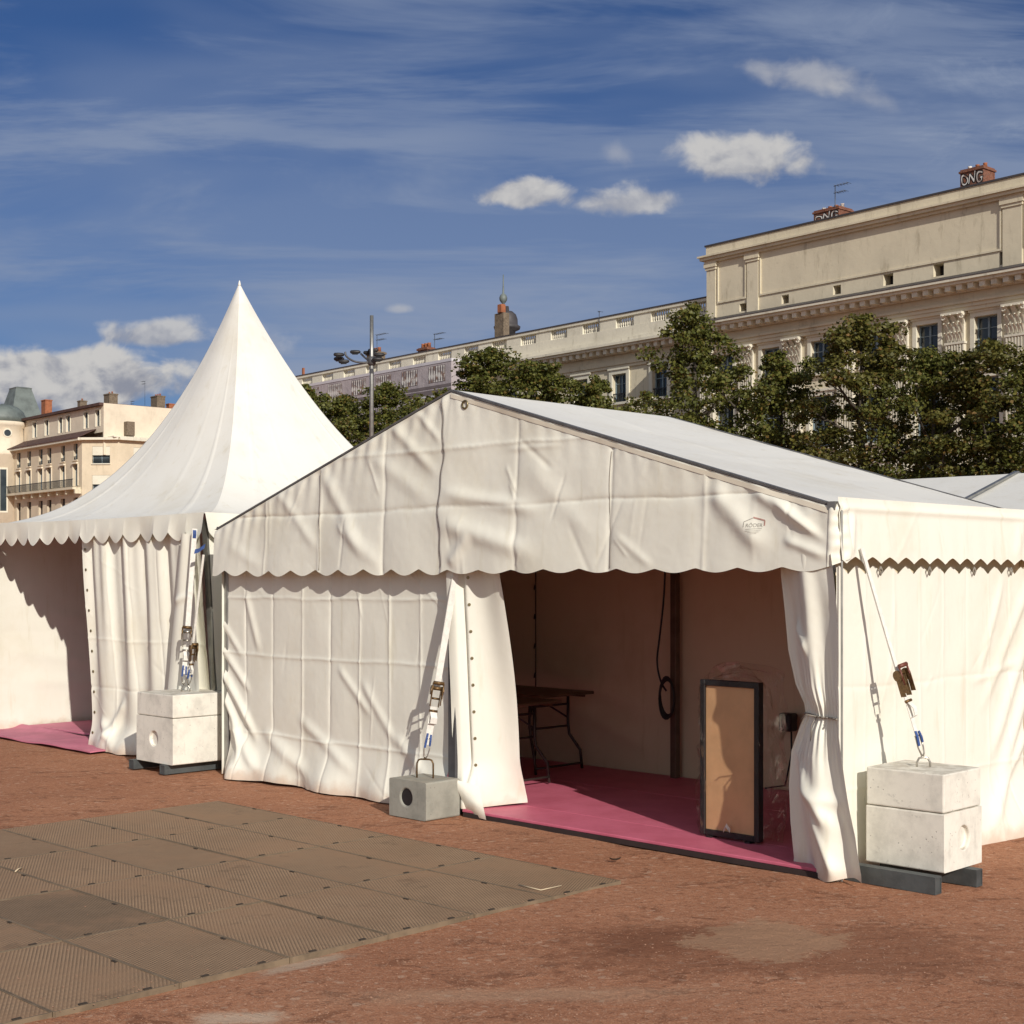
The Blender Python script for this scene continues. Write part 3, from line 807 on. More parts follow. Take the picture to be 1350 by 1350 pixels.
Pc = TA(Uc, -0.02+.115*(1-a)**.7-.075*a-d-bel*np.sin(PI*np.clip(a, .02, .98)), Z+0.02*np.sin(a*9)*smooth(.1, 0, Z)+.012*smooth(.1, 0, Z))
mb = MB(); mb.grid(Pc); cur2 = mb.build('tied_curtain', M['pvc'], T1)
jt = int(np.argmin(np.abs(Z[0]-.935)))
pts = [Vector(Pc[i, jt])-DR*0.012-DL*0 for i in range(0, 150, 4)]
mb = MB(); mb.tube(pts, 0.006, 6)
c = pts[len(pts)//2-2]
mb.tube([c, c-DR*.02-UP*.05+DL*.02, c-DR*.015-UP*.16+DL*.03], 0.004, 6); mb.tube([c, c-DR*.025+DL*.05+UP*.01, c-DR*.02+DL*.09-UP*.02], 0.004, 6)
mb.build('tie_cord', M['cord'], cur2)

# --- pink floor of the marquee
fl = thing('tent_floor', 'crimson pink carpeted floor deck inside the gable marquee', 'floor', T(W/2, D/2))
mb = MB()
for (v0, v1) in ((-0.03, .40), (.4015, 1.52), (1.526, D-.06)):
    mb.bbox(T(0.10, v0, 0.031), DL*((3.0 if v0 < .3 else W-.2)), DR*(v1-v0), UP*0.021, 0.004)
mb.build('carpet', M['pink'], fl)
mb = MB(); mb.obox(T(0.08, -0.04, 0.0), DL*3.0, DR*.44, UP*0.0305); mb.obox(T(0.08, .4, 0.0), DL*(W-.16), DR*(D-.47), UP*0.0305); mb.build('deck_board', simple('dark_deck_edge', (0.035, 0.022, 0.02), 0.7), fl)
# ================================================================== pagoda tent
C0 = Vector((-2.78, 13.0, 0)); PL = Vector((-0.733, 0.680, 0)).normalized(); PR = Vector((0.680, 0.733, 0)).normalized()
SP = 4.26; PEAVE = 2.30; PH = 2.70; LEAN = 0.054   # the pagoda stands a little out of plumb
def G(s, w, z=0.0): return C0+PL*s+PR*w+UP*z-Vector((LEAN*(z-PEAVE), 0, 0))
def GA(s, w, z):
    s, w, z = np.broadcast_arrays(np.asarray(s, float), np.asarray(w, float), np.asarray(z, float))
    return np.stack([C0.x+PL.x*s+PR.x*w-LEAN*(z-PEAVE), C0.y+PL.y*s+PR.y*w, z], -1)
PG = thing('pagoda_tent', 'white pagoda tent with tall pointed concave roof and scalloped valance', 'tent', G(SP/2, SP/2))
q, r = np.meshgrid(np.linspace(0, 4, 321), np.concatenate([np.linspace(1, .06, 90), np.array([.045, .03, .018, .009, .003])]), indexing='ij')
qf = q % 1.0; side = np.floor(q).astype(int) % 4
e = qf*2-1
sx = np.choose(side, [e, np.ones_like(e), -e, -np.ones_like(e)]); sy = np.choose(side, [-np.ones_like(e), e, np.ones_like(e), -e])
nrm = np.sqrt(sx**2+sy**2)
rnd = 0.55*(1-r)**1.5
k = 1-rnd+rnd*1.10/nrm
# the cloth is hollow between the hips, tight along them
hol = (1-e**2)*0.05*np.sin(PI*np.clip(r, 0, 1))**1.0
X = sx*k*r; Y = sy*k*r
edge_sag = -0.020*(1-e**2)*np.exp(-((1-r)/.12))
Hh = PEAVE+PH*(1-r)**2.13-hol*0.6+edge_sag
seam = 0.012*(np.exp(-np.abs(np.abs(e)-0.34)/0.010)+np.exp(-np.abs(np.abs(e)-0.70)/0.010))*np.clip(r*2, 0, 1)
rip = 0.006*np.sin(e*58+6*vnoise(e*4, r*3, 3))*np.exp(-((1-r)/.10))*np.clip(0.4+1.5*vnoise(e*2.2, side*3.0, 6), 0, 1)
Hh = Hh+seam+rip+0.004*fbm(X*5, Y*5, 6, 3)
ss = SP/2+SP/2*X; ww = SP/2+SP/2*Y
# outward is -w on side 0
mb = MB(); mb.grid(GA(ss, ww, Hh)); mb.build('roof', M['pvc_roof'], PG)
mb = MB(); mb.lathe(G(SP/2, SP/2, PEAVE+PH-.06), [(.018, .02), (.014, .045), (.008, .07), (.001, .085)], 10); mb.build('finial', M['pvc_roof'], PG)
def pval(p0, dirv, outv, name):
    a, t = np.meshgrid(np.linspace(0, 1, 420), np.linspace(0, 1, 26), indexing='ij')
    L = SP; x = a*L
    zt = PEAVE+0.012-0.020*(1-(2*a-1)**2)*.9; sc = np.abs(np.sin(PI*x/0.262))
    zb = PEAVE-0.160-0.085*sc**0.8+0.012*fbm(x*2, x*0, 5, 2)
    Z = zt+(zb-zt)*t
    d = 0.008+0.036*t*vnoise(x*3.0, t*0.5, 12)*2+0.004*t*np.sin(x*2*PI/.262+2*vnoise(x*2, x*0, 3))+0.5*crumple(x, Z, 77)+0.02*t
    P = np.stack([p0.x+dirv.x*x+outv.x*d-LEAN*(Z-PEAVE), p0.y+dirv.y*x+outv.y*d, Z], -1)
    mb = MB(); mb.grid(P); o = mb.build(name, M['pvc'], PG)
    return o
pval(G(0, 0, PEAVE), PL, -PR, 'valance'); pval(G(0, 0, PEAVE), PR, -PL, 'valance'); pval(G(SP, 0, PEAVE), PR, PL, 'valance'); pval(G(0, SP, PEAVE), PL, PR, 'valance')
# front sheet: closed from the corner to s=2.03
def pw_disp(Sx, Z):
    d = 0.030*np.sin(Sx*2*PI/.44+1.2*vnoise(Sx*2, Z*.5, 3)*2+.6)*(0.5+.7*smooth(.0, 1.2, Z))+0.012*np.sin(Sx*2*PI/.19+Z*.4)*smooth(.3, 2, Z)
    d = d+creases(Sx, Z, [.42, .84, 1.3, 1.7], [1.10, .62], 23, .006, .005, .008, .012)+crumple(Sx, Z, 101, .7)
    d = d+fold(Sx, Z, (1.55, .5), (1.85, .08), .05, .04)+fold(Sx, Z, (.5, 1.0), (.75, .2), .05, .02)+fold(Sx, Z, (1.95, .3), (1.6, .05), .05, .03)
    return d
def pw_fn(Sx, t):
    zt = PEAVE-.10; zb = 0.005+0.012*fbm(Sx*4, Sx*0, 8); Z = zt+(zb-zt)*t
    low = smooth(.35, 0, Z)**1.5
    sh = 0.05*low*smooth(1.6, 2.03, Sx)
    lean = 0.115*(1-Z/2.2)*smooth(1.0, 0, Sx)
    return GA(Sx+sh, 0.03-pw_disp(Sx, Z)-low*(.09+.06*np.sin(Sx*5)), Z)
mb = MB(); mb.grid(cloth_grid(pw_fn, 0.10, 2.16, 260, 200)); pw = mb.build('front_wall', M['pvc'], PG)
for k in range(10):
    z = 2.0-.205*k; tt_ = (PEAVE-.10-z)/(PEAVE-.105); c = Vector(pw_fn(np.array(2.12), np.array(tt_)))
    mb = MB(); mb.tube([c-PR*.004, c-PR*.010], 0.014, 10, 0, False); mb.build('eyelet', M['eyelet'], pw)
# loose lap of sheet beside the corner post
a, t = np.meshgrid(np.linspace(0, 1, 40), np.linspace(0, 1, 120), indexing='ij')
tl = np.array(G(.30, -.05, 2.12)); tr = np.array(G(.06, -.04, 2.12)); bl = np.array(G(.62, -.12, .35)); br = np.array(G(.02, -.08, .35))
P = (tl*(1-a)[..., None]+tr*a[..., None])*(1-t)[..., None]+(bl*(1-a)[..., None]+br*a[..., None])*t[..., None]
d = 0.02*np.sin(a*7+t)+0.8*crumple(a*.4, t*1.7, 55)+fold(a, t, (0, .35), (1, .30), .02, .02)+.05*a
P = P-np.array(PR)*d[..., None]
mb = MB(); mb.grid(P); mb.build('wall_lap', M['pvc'], PG)
def pwall(p0, dirv, L, name, seed, mat_='pvc', ztop=PEAVE-.05):
    a, t = np.meshgrid(np.linspace(0, L, 150), np.linspace(0, 1, 90), indexing='ij'); Z = ztop*(1-t)+.02
    d = crumple(a, Z, seed, .7)+creases(a, Z, [L*.25, L*.5, L*.75], [1.1], seed, .006, .004, .003, .012)
    for (x0, z0, x1, z1) in ((.3, .9, 2.2, .55), (.4, .55, 2.4, .40), (.8, 1.3, 2.0, 1.1)):
        d = d+fold(a, Z, (x0, z0), (x1, z1), .07, .010)
    n = dirv.cross(UP)
    P = np.stack([p0.x+dirv.x*a+n.x*d-LEAN*Z, p0.y+dirv.y*a+n.y*d, Z], -1)
    mb = MB(); mb.grid(P); return mb.build(name, M[mat_], PG)
pwall(G(SP-.03, 0.02), PR, SP-.05, 'side_wall', 5); pwall(G(0.02, SP-.03), PL, SP-.05, 'back_wall', 6); pwall(G(0.03, 0.05), PR, SP-.1, 'side_wall', 7)
mb = MB(); b0 = G(0.07, .07, 0); t0 = G(0.07, .07, PEAVE-.05)
mb.obox(b0-PL*.035-PR*.035, PL*.07, PR*.07, t0-b0); mb.build('post', M['alu'], PG)
for (s_, w_) in ((SP-.04, .04), (SP-.04, SP-.04), (.04, SP-.04)):
    mb = MB(); mb.bbox(G(s_, w_)-PL*.035-PR*.035, PL*.07, PR*.07, UP*(PEAVE-.05), .005); mb.build('post', M['alu'], PG)
# pink floor of the pagoda
pf = thing('tent_floor', 'faded pink floor deck inside the pagoda tent', 'floor', G(SP*.5, SP*.5))
mb = MB(); mb.bbox(G(0.12, 0.42, 0.035), PL*(SP-.22), PR*(SP-.55), UP*.022, .004); mb.build('carpet', M['pink_faded'], pf)
mb = MB(); mb.obox(G(0.10, 0.40, 0.0), PL*(SP-.18), PR*(SP-.5), UP*.0345); mb.build('deck_board', M['tube'], pf)
# loose sheet of pink carpet dragged forward over the sill
def loose(u, t):
    s = 1.72+2.9*u; w = -0.27+0.62*t+.05*u
    z = 0.030+0.028*np.exp(-((t-.95)/.10)**2)*smooth(.35, .8, u)+0.016*fbm(s*2, w*3, 9, 2)+.012*smooth(.5, 1, t)
    return GA(s, w, z)
mb = MB(); u_, t_ = np.meshgrid(np.linspace(0, 1, 70), np.linspace(0, 1, 24), indexing='ij'); P = loose(u_, t_); mb.grid(P)
P2 = P.copy(); P2[..., 2] -= .012; mb.grid(P2[:, ::-1])
for a_, b_ in ((P[:, 0], P2[:, 0]), (P[0, :], P2[0, :]), (P[:, -1], P2[:, -1])):
    mb.grid(np.stack([a_, b_], 1))
tag(mb.build('carpet_sheet', M['pink_faded']), 'loose pink carpet sheet slipping out over the gravel under the pagoda', 'carpet')

# ================================================================== neighbouring marquee, only its roof shows
T2 = thing('marquee_tent', 'distant white marquee roof with dark seam rails behind the gable marquee', 'tent', T(2.5, 11.1))
def t2roof(sgn):
    u, t = np.meshgrid(np.linspace(-3.0, 8.2, 120), np.linspace(0, 1, 30), indexing='ij')
    z = 3.085-0.94*t-0.03*np.sin(PI*t)+.004*fbm(u*3, t*3, 44, 2)
    return TA(u, 11.1+sgn*3.2*t, z)
mb = MB(); mb.grid(t2roof(-1)); mb.grid(t2roof(1)); mb.build('roof', M['pvc_roof'], T2)
for u in (-.8, 1.71, 4.22, 6.7):
    mb = MB()
    for sg in (-1, 1): mb.obox(T(u-.03, 11.1, 3.09), DL*.06, DR*sg*3.2-UP*.94, UP*.03)
    mb.build('seam_rail', M['alu'], T2)
for v_, nm in ((7.9, 'front_wall'), (14.3, 'back_wall')):
    u, t = np.meshgrid(np.linspace(-3.0, 8.2, 100), np.linspace(0, 1, 30), indexing='ij'); Z = 2.14*(1-t)
    mb = MB(); mb.grid(TA(u, v_+.03*np.sin(u*9)+crumple(u, Z, 9), Z)); mb.build(nm, M['pvc'], T2)
for u_, nm in ((8.18, 'gable_wall'), (-2.98, 'gable_wall')):
    v, t = np.meshgrid(np.linspace(7.9, 14.3, 60), np.linspace(0, 1, 40), indexing='ij'); Z = (3.07-.94*np.abs(v-11.1)/3.2)*(1-t)
    mb = MB(); mb.grid(TA(u_+crumple(v, Z, 9), v, Z)); mb.build(nm, M['pvc'], T2)
for u in (-2.9, 1.71, 4.22, 8.1):
    mb = MB(); mb.bbox(T(u, 7.97), DL*.07, DR*.07, UP*2.1, .005); mb.build('post', M['alu'], T2)

# ================================================================== concrete ballast blocks
import bmesh
def clean_bevel(o, w=0.008, seg=2):
    bm = bmesh.new(); bm.from_mesh(o.data); bmesh.ops.remove_doubles(bm, verts=bm.verts, dist=1e-5)
    bmesh.ops.recalc_face_normals(bm, faces=bm.faces); bm.to_mesh(o.data); bm.free()
    m_ = o.modifiers.new('edge_wear', 'BEVEL'); m_.width = w; m_.segments = seg; m_.limit_method = 'ANGLE'; m_.angle_limit = math.radians(40)
def holed_block(mb, o, ex, ey, ez, face, cx, cz, rad, depth, n=28, taper=0.0):
    """block whose face 'x' (ex-ez side at ey=0) or 'y' (ey-ez side at ex=0) has a round recess"""
    o = Vector(o); ex = Vector(ex); ey = Vector(ey); ez = Vector(ez)
    a, other = (ex, ey) if face == 'x' else (ey, ex)
    w, h = a.length, ez.length; ad = a/w; zd = ez/h; inn = other.normalized()
    ring = []; outer = []
    for k in range(n):
        t = 2*PI*k/n; c, s = math.cos(t), math.sin(t)
        ring.append(o+ad*(cx+rad*c)+zd*(cz+rad*s))
        f = 1e9
        if c > 1e-6: f = min(f, (w-cx)/c)
        if c < -1e-6: f = min(f, -cx/c)
        if s > 1e-6: f = min(f, (h-cz)/s)
        if s < -1e-6: f = min(f, -cz/s)
        outer.append(o+ad*(cx+f*c)+zd*(cz+f*s))
    vs = ring+outer+[p+inn*depth for p in ring]
    fs = [(k, (k+1)%n, n+(k+1)%n, n+k) for k in range(n)]+[(k, 2*n+k, 2*n+(k+1)%n, (k+1)%n) for k in range(n)]+[tuple(2*n+k for k in range(n))]
    # corners
    cor = [o, o+a, o+a+ez, o+ez]
    base = len(vs); vs += cor
    for ci, cp in enumerate(cor):
        t = math.atan2((cp-o).dot(zd)-cz, (cp-o).dot(ad)-cx) % (2*PI)
        k = int(t/(2*PI/n)) % n
        fs.append((n+k, n+(k+1)%n, base+ci))
    mb.add(vs, fs)
    b = [p+other for p in cor]
    mb.add(cor+b, [(4,5,6,7),(0,1,5,4),(1,2,6,5),(2,3,7,6),(3,0,4,7)])
def handle(mb, c, along, w, h, r):
    c = Vector(c); along = Vector(along).normalized()
    pts = [c-along*w/2-UP*.03, c-along*w/2+UP*(h-.03), c-along*(w/2-.012)+UP*(h-.006), c-along*(w/2-.03)+UP*h, c+along*(w/2-.03)+UP*h, c+along*(w/2-.012)+UP*(h-.006), c+along*w/2+UP*(h-.03), c+along*w/2-UP*.03]
    mb.tube(pts, r, 8)
def ballast(corner, sx, sy, z0, zs, z1, face, label, beams):
    o = Vector((corner[0], corner[1], 0))
    t = thing('ballast_block', label, 'ballast', o+DL*sx/2+DR*sy/2, 0, 'concrete ballast blocks holding the tents')
    mb = MB(); holed_block(mb, o+UP*z0, DL*sx, DR*sy, UP*(zs-z0), face, (sx if face == 'x' else sy)*.52, (zs-z0)*.52, .068, .028)
    b = mb.build('lower_block', M['conc_white'], t); clean_bevel(b)
    mb = MB(); mb.obox(o+DL*.003+DR*.003+UP*(zs+.004), DL*(sx-.006), DR*(sy-.006), UP*(z1-zs-.004)); b = mb.build('upper_block', M['conc_white'], t); clean_bevel(b, .009)
    mb = MB(); mb.obox(o+DL*.02+DR*.02+UP*(zs-.004), DL*(sx-.04), DR*(sy-.04), UP*.012); mb.build('joint', M['steel'], t)
    c = o+DL*sx/2+DR*sy/2+UP*z1
    mb = MB(); handle(mb, c, DL-DR*.9, .075, .055, .0065); mb.build('lifting_eye', M['chrome'], t)
    for (bo, bl, bw) in beams:
        mb = MB(); bo = o+bo; L = bl.length; d = bl/L; n = Vector((-d.y, d.x, 0)); wdt = bw
        h = z0-.004; th = .009
        mb.obox(bo, bl, n*th, UP*h); mb.obox(bo+n*(wdt-th), bl, n*th, UP*h); mb.obox(bo+n*th, bl, n*(wdt-2*th), UP*th)
        mb.obox(bo+n*th+UP*(h-th), bl, n*(wdt-2*th), UP*th)
        mb.obox(bo+n*th+d*.004+UP*th, d*.006, n*(wdt-2*th), UP*(h-2*th)); mb.obox(bo+n*th+d*(L-.01)+UP*th, d*.006, n*(wdt-2*th), UP*(h-2*th))
        b = mb.build('skid_beam', M['steel'], t)
    return c
cR = ballast((2.38, 7.92), .49, .44, .10, .425, .645, 'y', 'white painted two-piece concrete block strapped to the right corner of the marquee',
             [(-DL*.01-DR*.045, DL*.56, .07), (-DL*.075+DR*.30, DL*.62, .07)])
cL = ballast((-2.95, 12.5), .60, .64, .085, .49, .695, 'x', 'white painted two-piece concrete block between the pagoda and the gable marquee',
             [(DL*.085-DR*.03, DR*.68, .08), (DL*.60-DR*.03, DR*.68, .08)])
o = Vector((-.609, 10.17, 0))
t = thing('ballast_block', 'small bare grey concrete block with round black socket beside the doorway', 'ballast', o+DL*.2+DR*.17, 0, 'concrete ballast blocks holding the tents')
mb = MB(); holed_block(mb, o, DL*.40, DR*.335, UP*.272, 'x', .215, .148, .062, .05); b = mb.build('block', M['conc_grey'], t)
clean_bevel(b, .012, 2)
mb = MB(); c = o+DL*.215+UP*.148+DR*.012; mb.tube([c, c+DR*.03], .0608, 20, 0, False); mb.build('socket', M['black'], t)
cC = o+DL*.20+DR*.17+UP*.272
mb = MB(); handle(mb, cC, DL-DR*.55, .125, .135, .0065); mb.build('lifting_eye', M['rust'], t)

# ================================================================== ratchet straps
def strap(label, top, bot, width, wdir, fr, blue_top=False, sleeve=True, ratchet='rust'):
    top = Vector(top); bot = Vector(bot); d = (bot-top); L = d.length; d.normalize()
    w = Vector(wdir); w = (w-d*w.dot(d)).normalized(); n = d.cross(w)
    if n.y > 0: n = -n
    t = thing('ratchet_strap', label, 'strap', (bot.x, bot.y, bot.z), 0, 'white ratchet straps tying the tents to ballast')
    p = lambda x, a=0., b=0.: top+d*(L*x)+w*a+n*b
    rl = 0.17/L
    mb = MB(); pts = [p(x, 0, -.006*math.sin(PI*x)) for x in np.linspace(0, fr, 10)]; mb.ribbon(pts, w*width, .004); mb.ribbon([q+n*.006 for q in pts], w*width*.92, .003); mb.build('webbing', M['web'], t)
    mb = MB(); mb.ribbon([p(x) for x in np.linspace(fr+rl*.8, .93, 6)], w*width, .004)
    mb.ribbon([p(fr+rl*1.0, 0, .01), p(fr+rl*1.25, .01, .035), p(fr+rl*1.5, .012, .03), p(fr+rl*1.55, .0, .012)], w*width, .004); mb.build('webbing', M['web'], t)
    mb = MB(); hw = min(.031, width*.5+.010)
    for s in (-1, 1):
        c0 = p(fr-.01, s*hw, .012)
        mb.obox(c0-n*.022-w*.002, d*.15, w*.004, n*.040); mb.obox(p(fr+.012, s*(hw+.006), .03)-w*.002, d*.10, w*.004, n*.034)
        mb.tube([p(fr+.01, s*(hw+.010), .022)-w*.006, p(fr+.01, s*(hw+.010), .022)+w*.006], .034, 14, 0, False)
    mb.tube([p(fr+rl*.98, -hw, .012), p(fr+rl*.98, hw, .012)], .009, 8); mb.tube([p(fr, -hw, .02), p(fr, hw, .02)], .014, 10)
    mb.tube([p(fr+rl*.45, -hw, .0), p(fr+rl*.45, hw, .0)], .008, 8); mb.build('ratchet', M['rust' if ratchet == 'red' else ratchet], t)
    mb = MB()
    mb.tube([p(fr-rl*.25, -hw-.008, .05), p(fr-rl*.25, hw+.008, .05)], .013, 8); mb.tube([p(fr+rl*.4, -hw-.008, .055), p(fr-rl*.25, -hw-.008, .05)], .006, 6); mb.tube([p(fr+rl*.4, hw+.008, .055), p(fr-rl*.25, hw+.008, .05)], .006, 6)
    mb.build('handle', M['red_handle' if ratchet == 'red' else 'rust'], t)
    mb = MB()
    for s in (-1, 1): mb.tube([p(.90, s*.016), p(.955, s*.02), p(.985, s*.012), p(1.0, 0, -.004)], .005, 6)
    mb.tube([p(.90, -.02), p(.90, .02)], .005, 6); mb.tube([p(.985, -.012), p(1.0, 0, -.012), p(.995, .012, -.01)], .006, 6); mb.build('hook', M['chrome'], t)
    if sleeve:
        mb = MB(); mb.ribbon([p(.875, -.012, .008), p(.90, -.014, .014), p(.945, -.017, .01)], w*.015, .005); mb.ribbon([p(.88, .014, .008), p(.91, .016, .014), p(.935, .017, .01)], w*.013, .005); mb.build('tag', M['blue'], t)
    if blue_top:
        mb = MB(); mb.ribbon([p(.01, 0, .010), p(.035, .004, .016), p(.06, .003, .01)], w*.03, .005); mb.build('tag', M['blue'], t)
M['red'] = M['red_handle']
strap('white ratchet strap from the ridge post to the small grey block', T(3.13, -.03, 1.90), cC+UP*.137, .048, (1, .2, 0), .655)
strap('thin slack white strap from the right corner down to the right block', T(-.075, .14, 1.90), cR+UP*.058, .026, (1, .55, 0), .60, ratchet='red')
strap('broad white strap from the pagoda corner to the left block', G(.02, -.10, 2.16), cL+UP*.058-DL*.0+Vector((-.02, 0, 0)), .046, (1, .1, 0), .66, True, ratchet='chrome')
strap('narrow white strap from the left eave of the gable marquee', T(6.30, -.13, 1.92), cL+UP*.058+Vector((.025, 0, 0)), .020, (1, .6, 0), .70)
# blue tag knotted at the left eave
mb = MB(); q = T(6.43, -.03, 2.0); mb.ribbon([q, q+Vector((-.05, -.02, -.04)), q+Vector((-.085, -.03, -.05))], (0.01, 0, .04), .005)
mb.build('cord_tag', M['blue'], T1)

# ================================================================== inside the marquee
FZ0 = 0.052
def table(u0, u1, v0, v1, label):
    t = thing('folding_table', label, 'table', T((u0+u1)/2, (v0+v1)/2, FZ0), 0, 'folding tables inside the marquee')
    mb = MB(); mb.bbox(T(u0, v0, .712), DL*(u1-u0), DR*(v1-v0), UP*.026, .006); mb.build('tabletop', M['table'], t)
    mb = MB()
    for (vv) in (v0+.03, v1-.06): mb.obox(T(u0+.08, vv, .685), DL*(u1-u0-.16), DR*.03, UP*.0265)
    mb.build('apron', M['table'], t)
    vm0, vm1 = v0+.10, v1-.10
    for ue, sg in ((u0+.22, 1), (u1-.22, -1)):
        mb = MB()
        for va, vb in ((vm0, v0+.05), (vm1, v1-.05)):
            mb.tube([T(ue, va, .70), T(ue, va, .45), T(ue-sg*.015, va, .36), T(ue-sg*.10, vb, .22), T(ue-sg*.12, vb, FZ0+.01)], .013, 8)
        mb.tube([T(ue-sg*.12, v0+.05, FZ0+.06), T(ue-sg*.12, v1-.05, FZ0+.06)], .010, 8)
        mb.tube([T(ue, vm0, .43), T(ue, vm1, .43)], .010, 8); mb.tube([T(ue, vm0, .62), T(ue, vm1, .62)], .010, 8)
        mb.tube([T(ue, vm1, .50), T(ue+sg*.18, (vm0+vm1)/2, .69)], .008, 8); mb.tube([T(ue, vm0, .50), T(ue+sg*.18, (vm0+vm1)/2, .69)], .008, 8)
        mb.build('leg_frame', M['tube'], t)
table(3.80, 5.6, 1.52, 2.2, 'brown folding table along the back wall inside the marquee')
table(3.40, 5.2, .70, 1.36, 'brown folding table just behind the open door curtain')
# framed board wrapped in film
def frame_board():
    u0, u1, v = .775, 1.235, .335
    z0, z1 = FZ0+.012, 1.068
    t = thing('framed_board', 'plywood board in black frame wrapped in clear plastic in the doorway', 'board', T((u0+u1)/2, v, FZ0))
    fw_ = .038; dp = .055
    mb = MB()
    mb.bbox(T(u0, v, z0), DL*fw_, DR*dp, UP*(z1-z0), .004); mb.bbox(T(u1-fw_, v, z0), DL*fw_, DR*dp, UP*(z1-z0), .004)
    mb.bbox(T(u0+fw_, v+.001, z0), DL*(u1-u0-2*fw_), DR*dp*.97, UP*fw_, .004); mb.bbox(T(u0+fw_, v+.001, z1-fw_), DL*(u1-u0-2*fw_), DR*dp*.97, UP*fw_, .004)
    mb.build('frame', M['black'], t)
    mb = MB(); mb.obox(T(u0+fw_, v+.018, z0+fw_), DL*(u1-u0-2*fw_), DR*.018, UP*(z1-z0-2*fw_)); mb.build('panel', M['wood'], t)
    mb = MB(); mb.ribbon([T(.985, v-.012, .115), T(1.01, v-.02, .15), T(1.035, v-.012, .112)], UP*.02+DR*.01, .004); mb.build('label_tag', M['web'], t)
    mb = MB()
    for uu in (u0+.06, u1-.1): mb.obox(T(uu, v-.01, FZ0), DL*.04, DR*.10, UP*.0125)
    mb.build('foot', M['black'], t)
    # film bag
    n, m_ = 64, 70
    a, tt = np.meshgrid(np.linspace(0, 2*PI, n), np.linspace(0, 1, m_), indexing='ij')
    hw, hd = (u1-u0)/2+.05, .10
    grow = 1+.12*np.sin(PI*np.clip(tt*1.05, 0, 1))**.8*(.5+.5*np.cos(a+2.6))
    ca = np.sign(np.cos(a))*np.abs(np.cos(a))**.45; sa = np.sign(np.sin(a))*np.abs(np.sin(a))**.45
    r = 1+0.16*fbm(a*2.2, tt*7, 3, 3)*smooth(0, .1, tt)+0.06*ridged(a*5, tt*13, 8)
    close = np.where(tt > .93, np.sqrt(np.clip(1-((tt-.93)/.07)**2, 0.0, 1)), 1)
    uu = (u0+u1)/2-.03+ca*hw*grow*r*close; vv = v+.08+sa*hd*grow*r*close
    vv = np.where(sa < 0, np.maximum(vv, v-.028+0.022*fbm(a*9, tt*14, 5, 2)), vv)
    Zf = FZ0+.006+(1.07+0.04*np.sin(a*3)+.07*fbm(a*2, tt*0, 12))*tt
    mb = MB(); mb.grid(TA(uu, vv, Zf)); mb.build('plastic_film', film(), t)
def film():
    m, nt, b = new_mat('clear_film'); out = nt.nodes['Material Output']
    p = pos_(nt)
    tr = nd(nt, 'ShaderNodeBsdfTransparent'); tr.inputs[0].default_value = (.97, .95, .93, 1)
    gl = nd(nt, 'ShaderNodeBsdfGlossy'); gl.inputs['Roughness'].default_value = .12; gl.inputs[0].default_value = (.9, .9, .9, 1)
    df = nd(nt, 'ShaderNodeBsdfTranslucent'); df.inputs[0].default_value = (.55, .5, .48, 1)
    bm_ = nd(nt, 'ShaderNodeBump'); bm_.inputs['Strength'].default_value = .9; bm_.inputs['Distance'].default_value = .03
    nt.links.new(noise_(nt, p, 14, 4, .6, 1.2), bm_.inputs['Height']); nt.links.new(bm_.outputs[0], gl.inputs['Normal'])
    fr = nd(nt, 'ShaderNodeFresnel'); fr.inputs[0].default_value = 1.45; nt.links.new(bm_.outputs[0], fr.inputs['Normal'])
    m1 = nd(nt, 'ShaderNodeMixShader'); nt.links.new(math_(nt, 'MULTIPLY', fr.outputs[0], .22), m1.inputs[0]); nt.links.new(tr.outputs[0], m1.inputs[1]); nt.links.new(gl.outputs[0], m1.inputs[2])
    m2 = nd(nt, 'ShaderNodeMixShader'); nt.links.new(math_(nt, 'MULTIPLY', ramp(nt, noise_(nt, p, 18, 4, .7, 1.5), .6, .78), .03), m2.inputs[0]); nt.links.new(m1.outputs[0], m2.inputs[1]); nt.links.new(df.outputs[0], m2.inputs[2])
    nt.links.new(m2.outputs[0], out.inputs['Surface'])
    return m
frame_board()
# electric cable hanging down the back pole, coiled at its foot
mb = MB()
pc = lambda u, v, z: T(u-.20, v+.03, z)
pts = [pc(3.235, D-.24, 2.6), pc(3.24, D-.25, 1.9), pc(3.25, D-.26, 1.55), pc(3.29, D-.26, 1.25), pc(3.32, D-.26, 1.02), pc(3.29, D-.25, .86), pc(3.23, D-.25, .78)]
def spline(P, n=8):
    P = [Vector(p) for p in P]; out = []
    for i in range(len(P)-1):
        a, b, c, d = P[max(i-1, 0)], P[i], P[i+1], P[min(i+2, len(P)-1)]
        for k in range(n):
            t = k/n; out.append(0.5*((2*b)+(c-a)*t+(2*a-5*b+4*c-d)*t*t+(3*b-a-3*c+d)*t**3))
    return out+[P[-1]]
mb.tube(spline(pts), .009, 6)
for k in range(4):
    cc_ = pc(3.22-.004*k, D-.25-.008*k, .74-.01*k); mb.tube([cc_+DL*(.075*math.cos(x))+UP*(.16*math.sin(x))-DR*.01*math.sin(x+k) for x in np.linspace(0, 2*PI, 22)], .008, 6)
tag(mb.build('power_cable', M['black']), 'black cable hanging down the back pole and coiled at its foot', 'cable')
bx = thing('socket_box', 'black electric socket box low on the brown back wall', 'electric box', T(1.88, D-.16, .53))
mb = MB(); mb.bbox(T(1.82, D-.20, .53), DL*.12, DR*.10, UP*.14, .012); mb.build('case', M['black'], bx)
mb = MB(); mb.tube([T(1.90, D-.205, .60), T(1.90, D-.19, .60)], .03, 14, 0, False); mb.build('socket', M['tube'], bx)
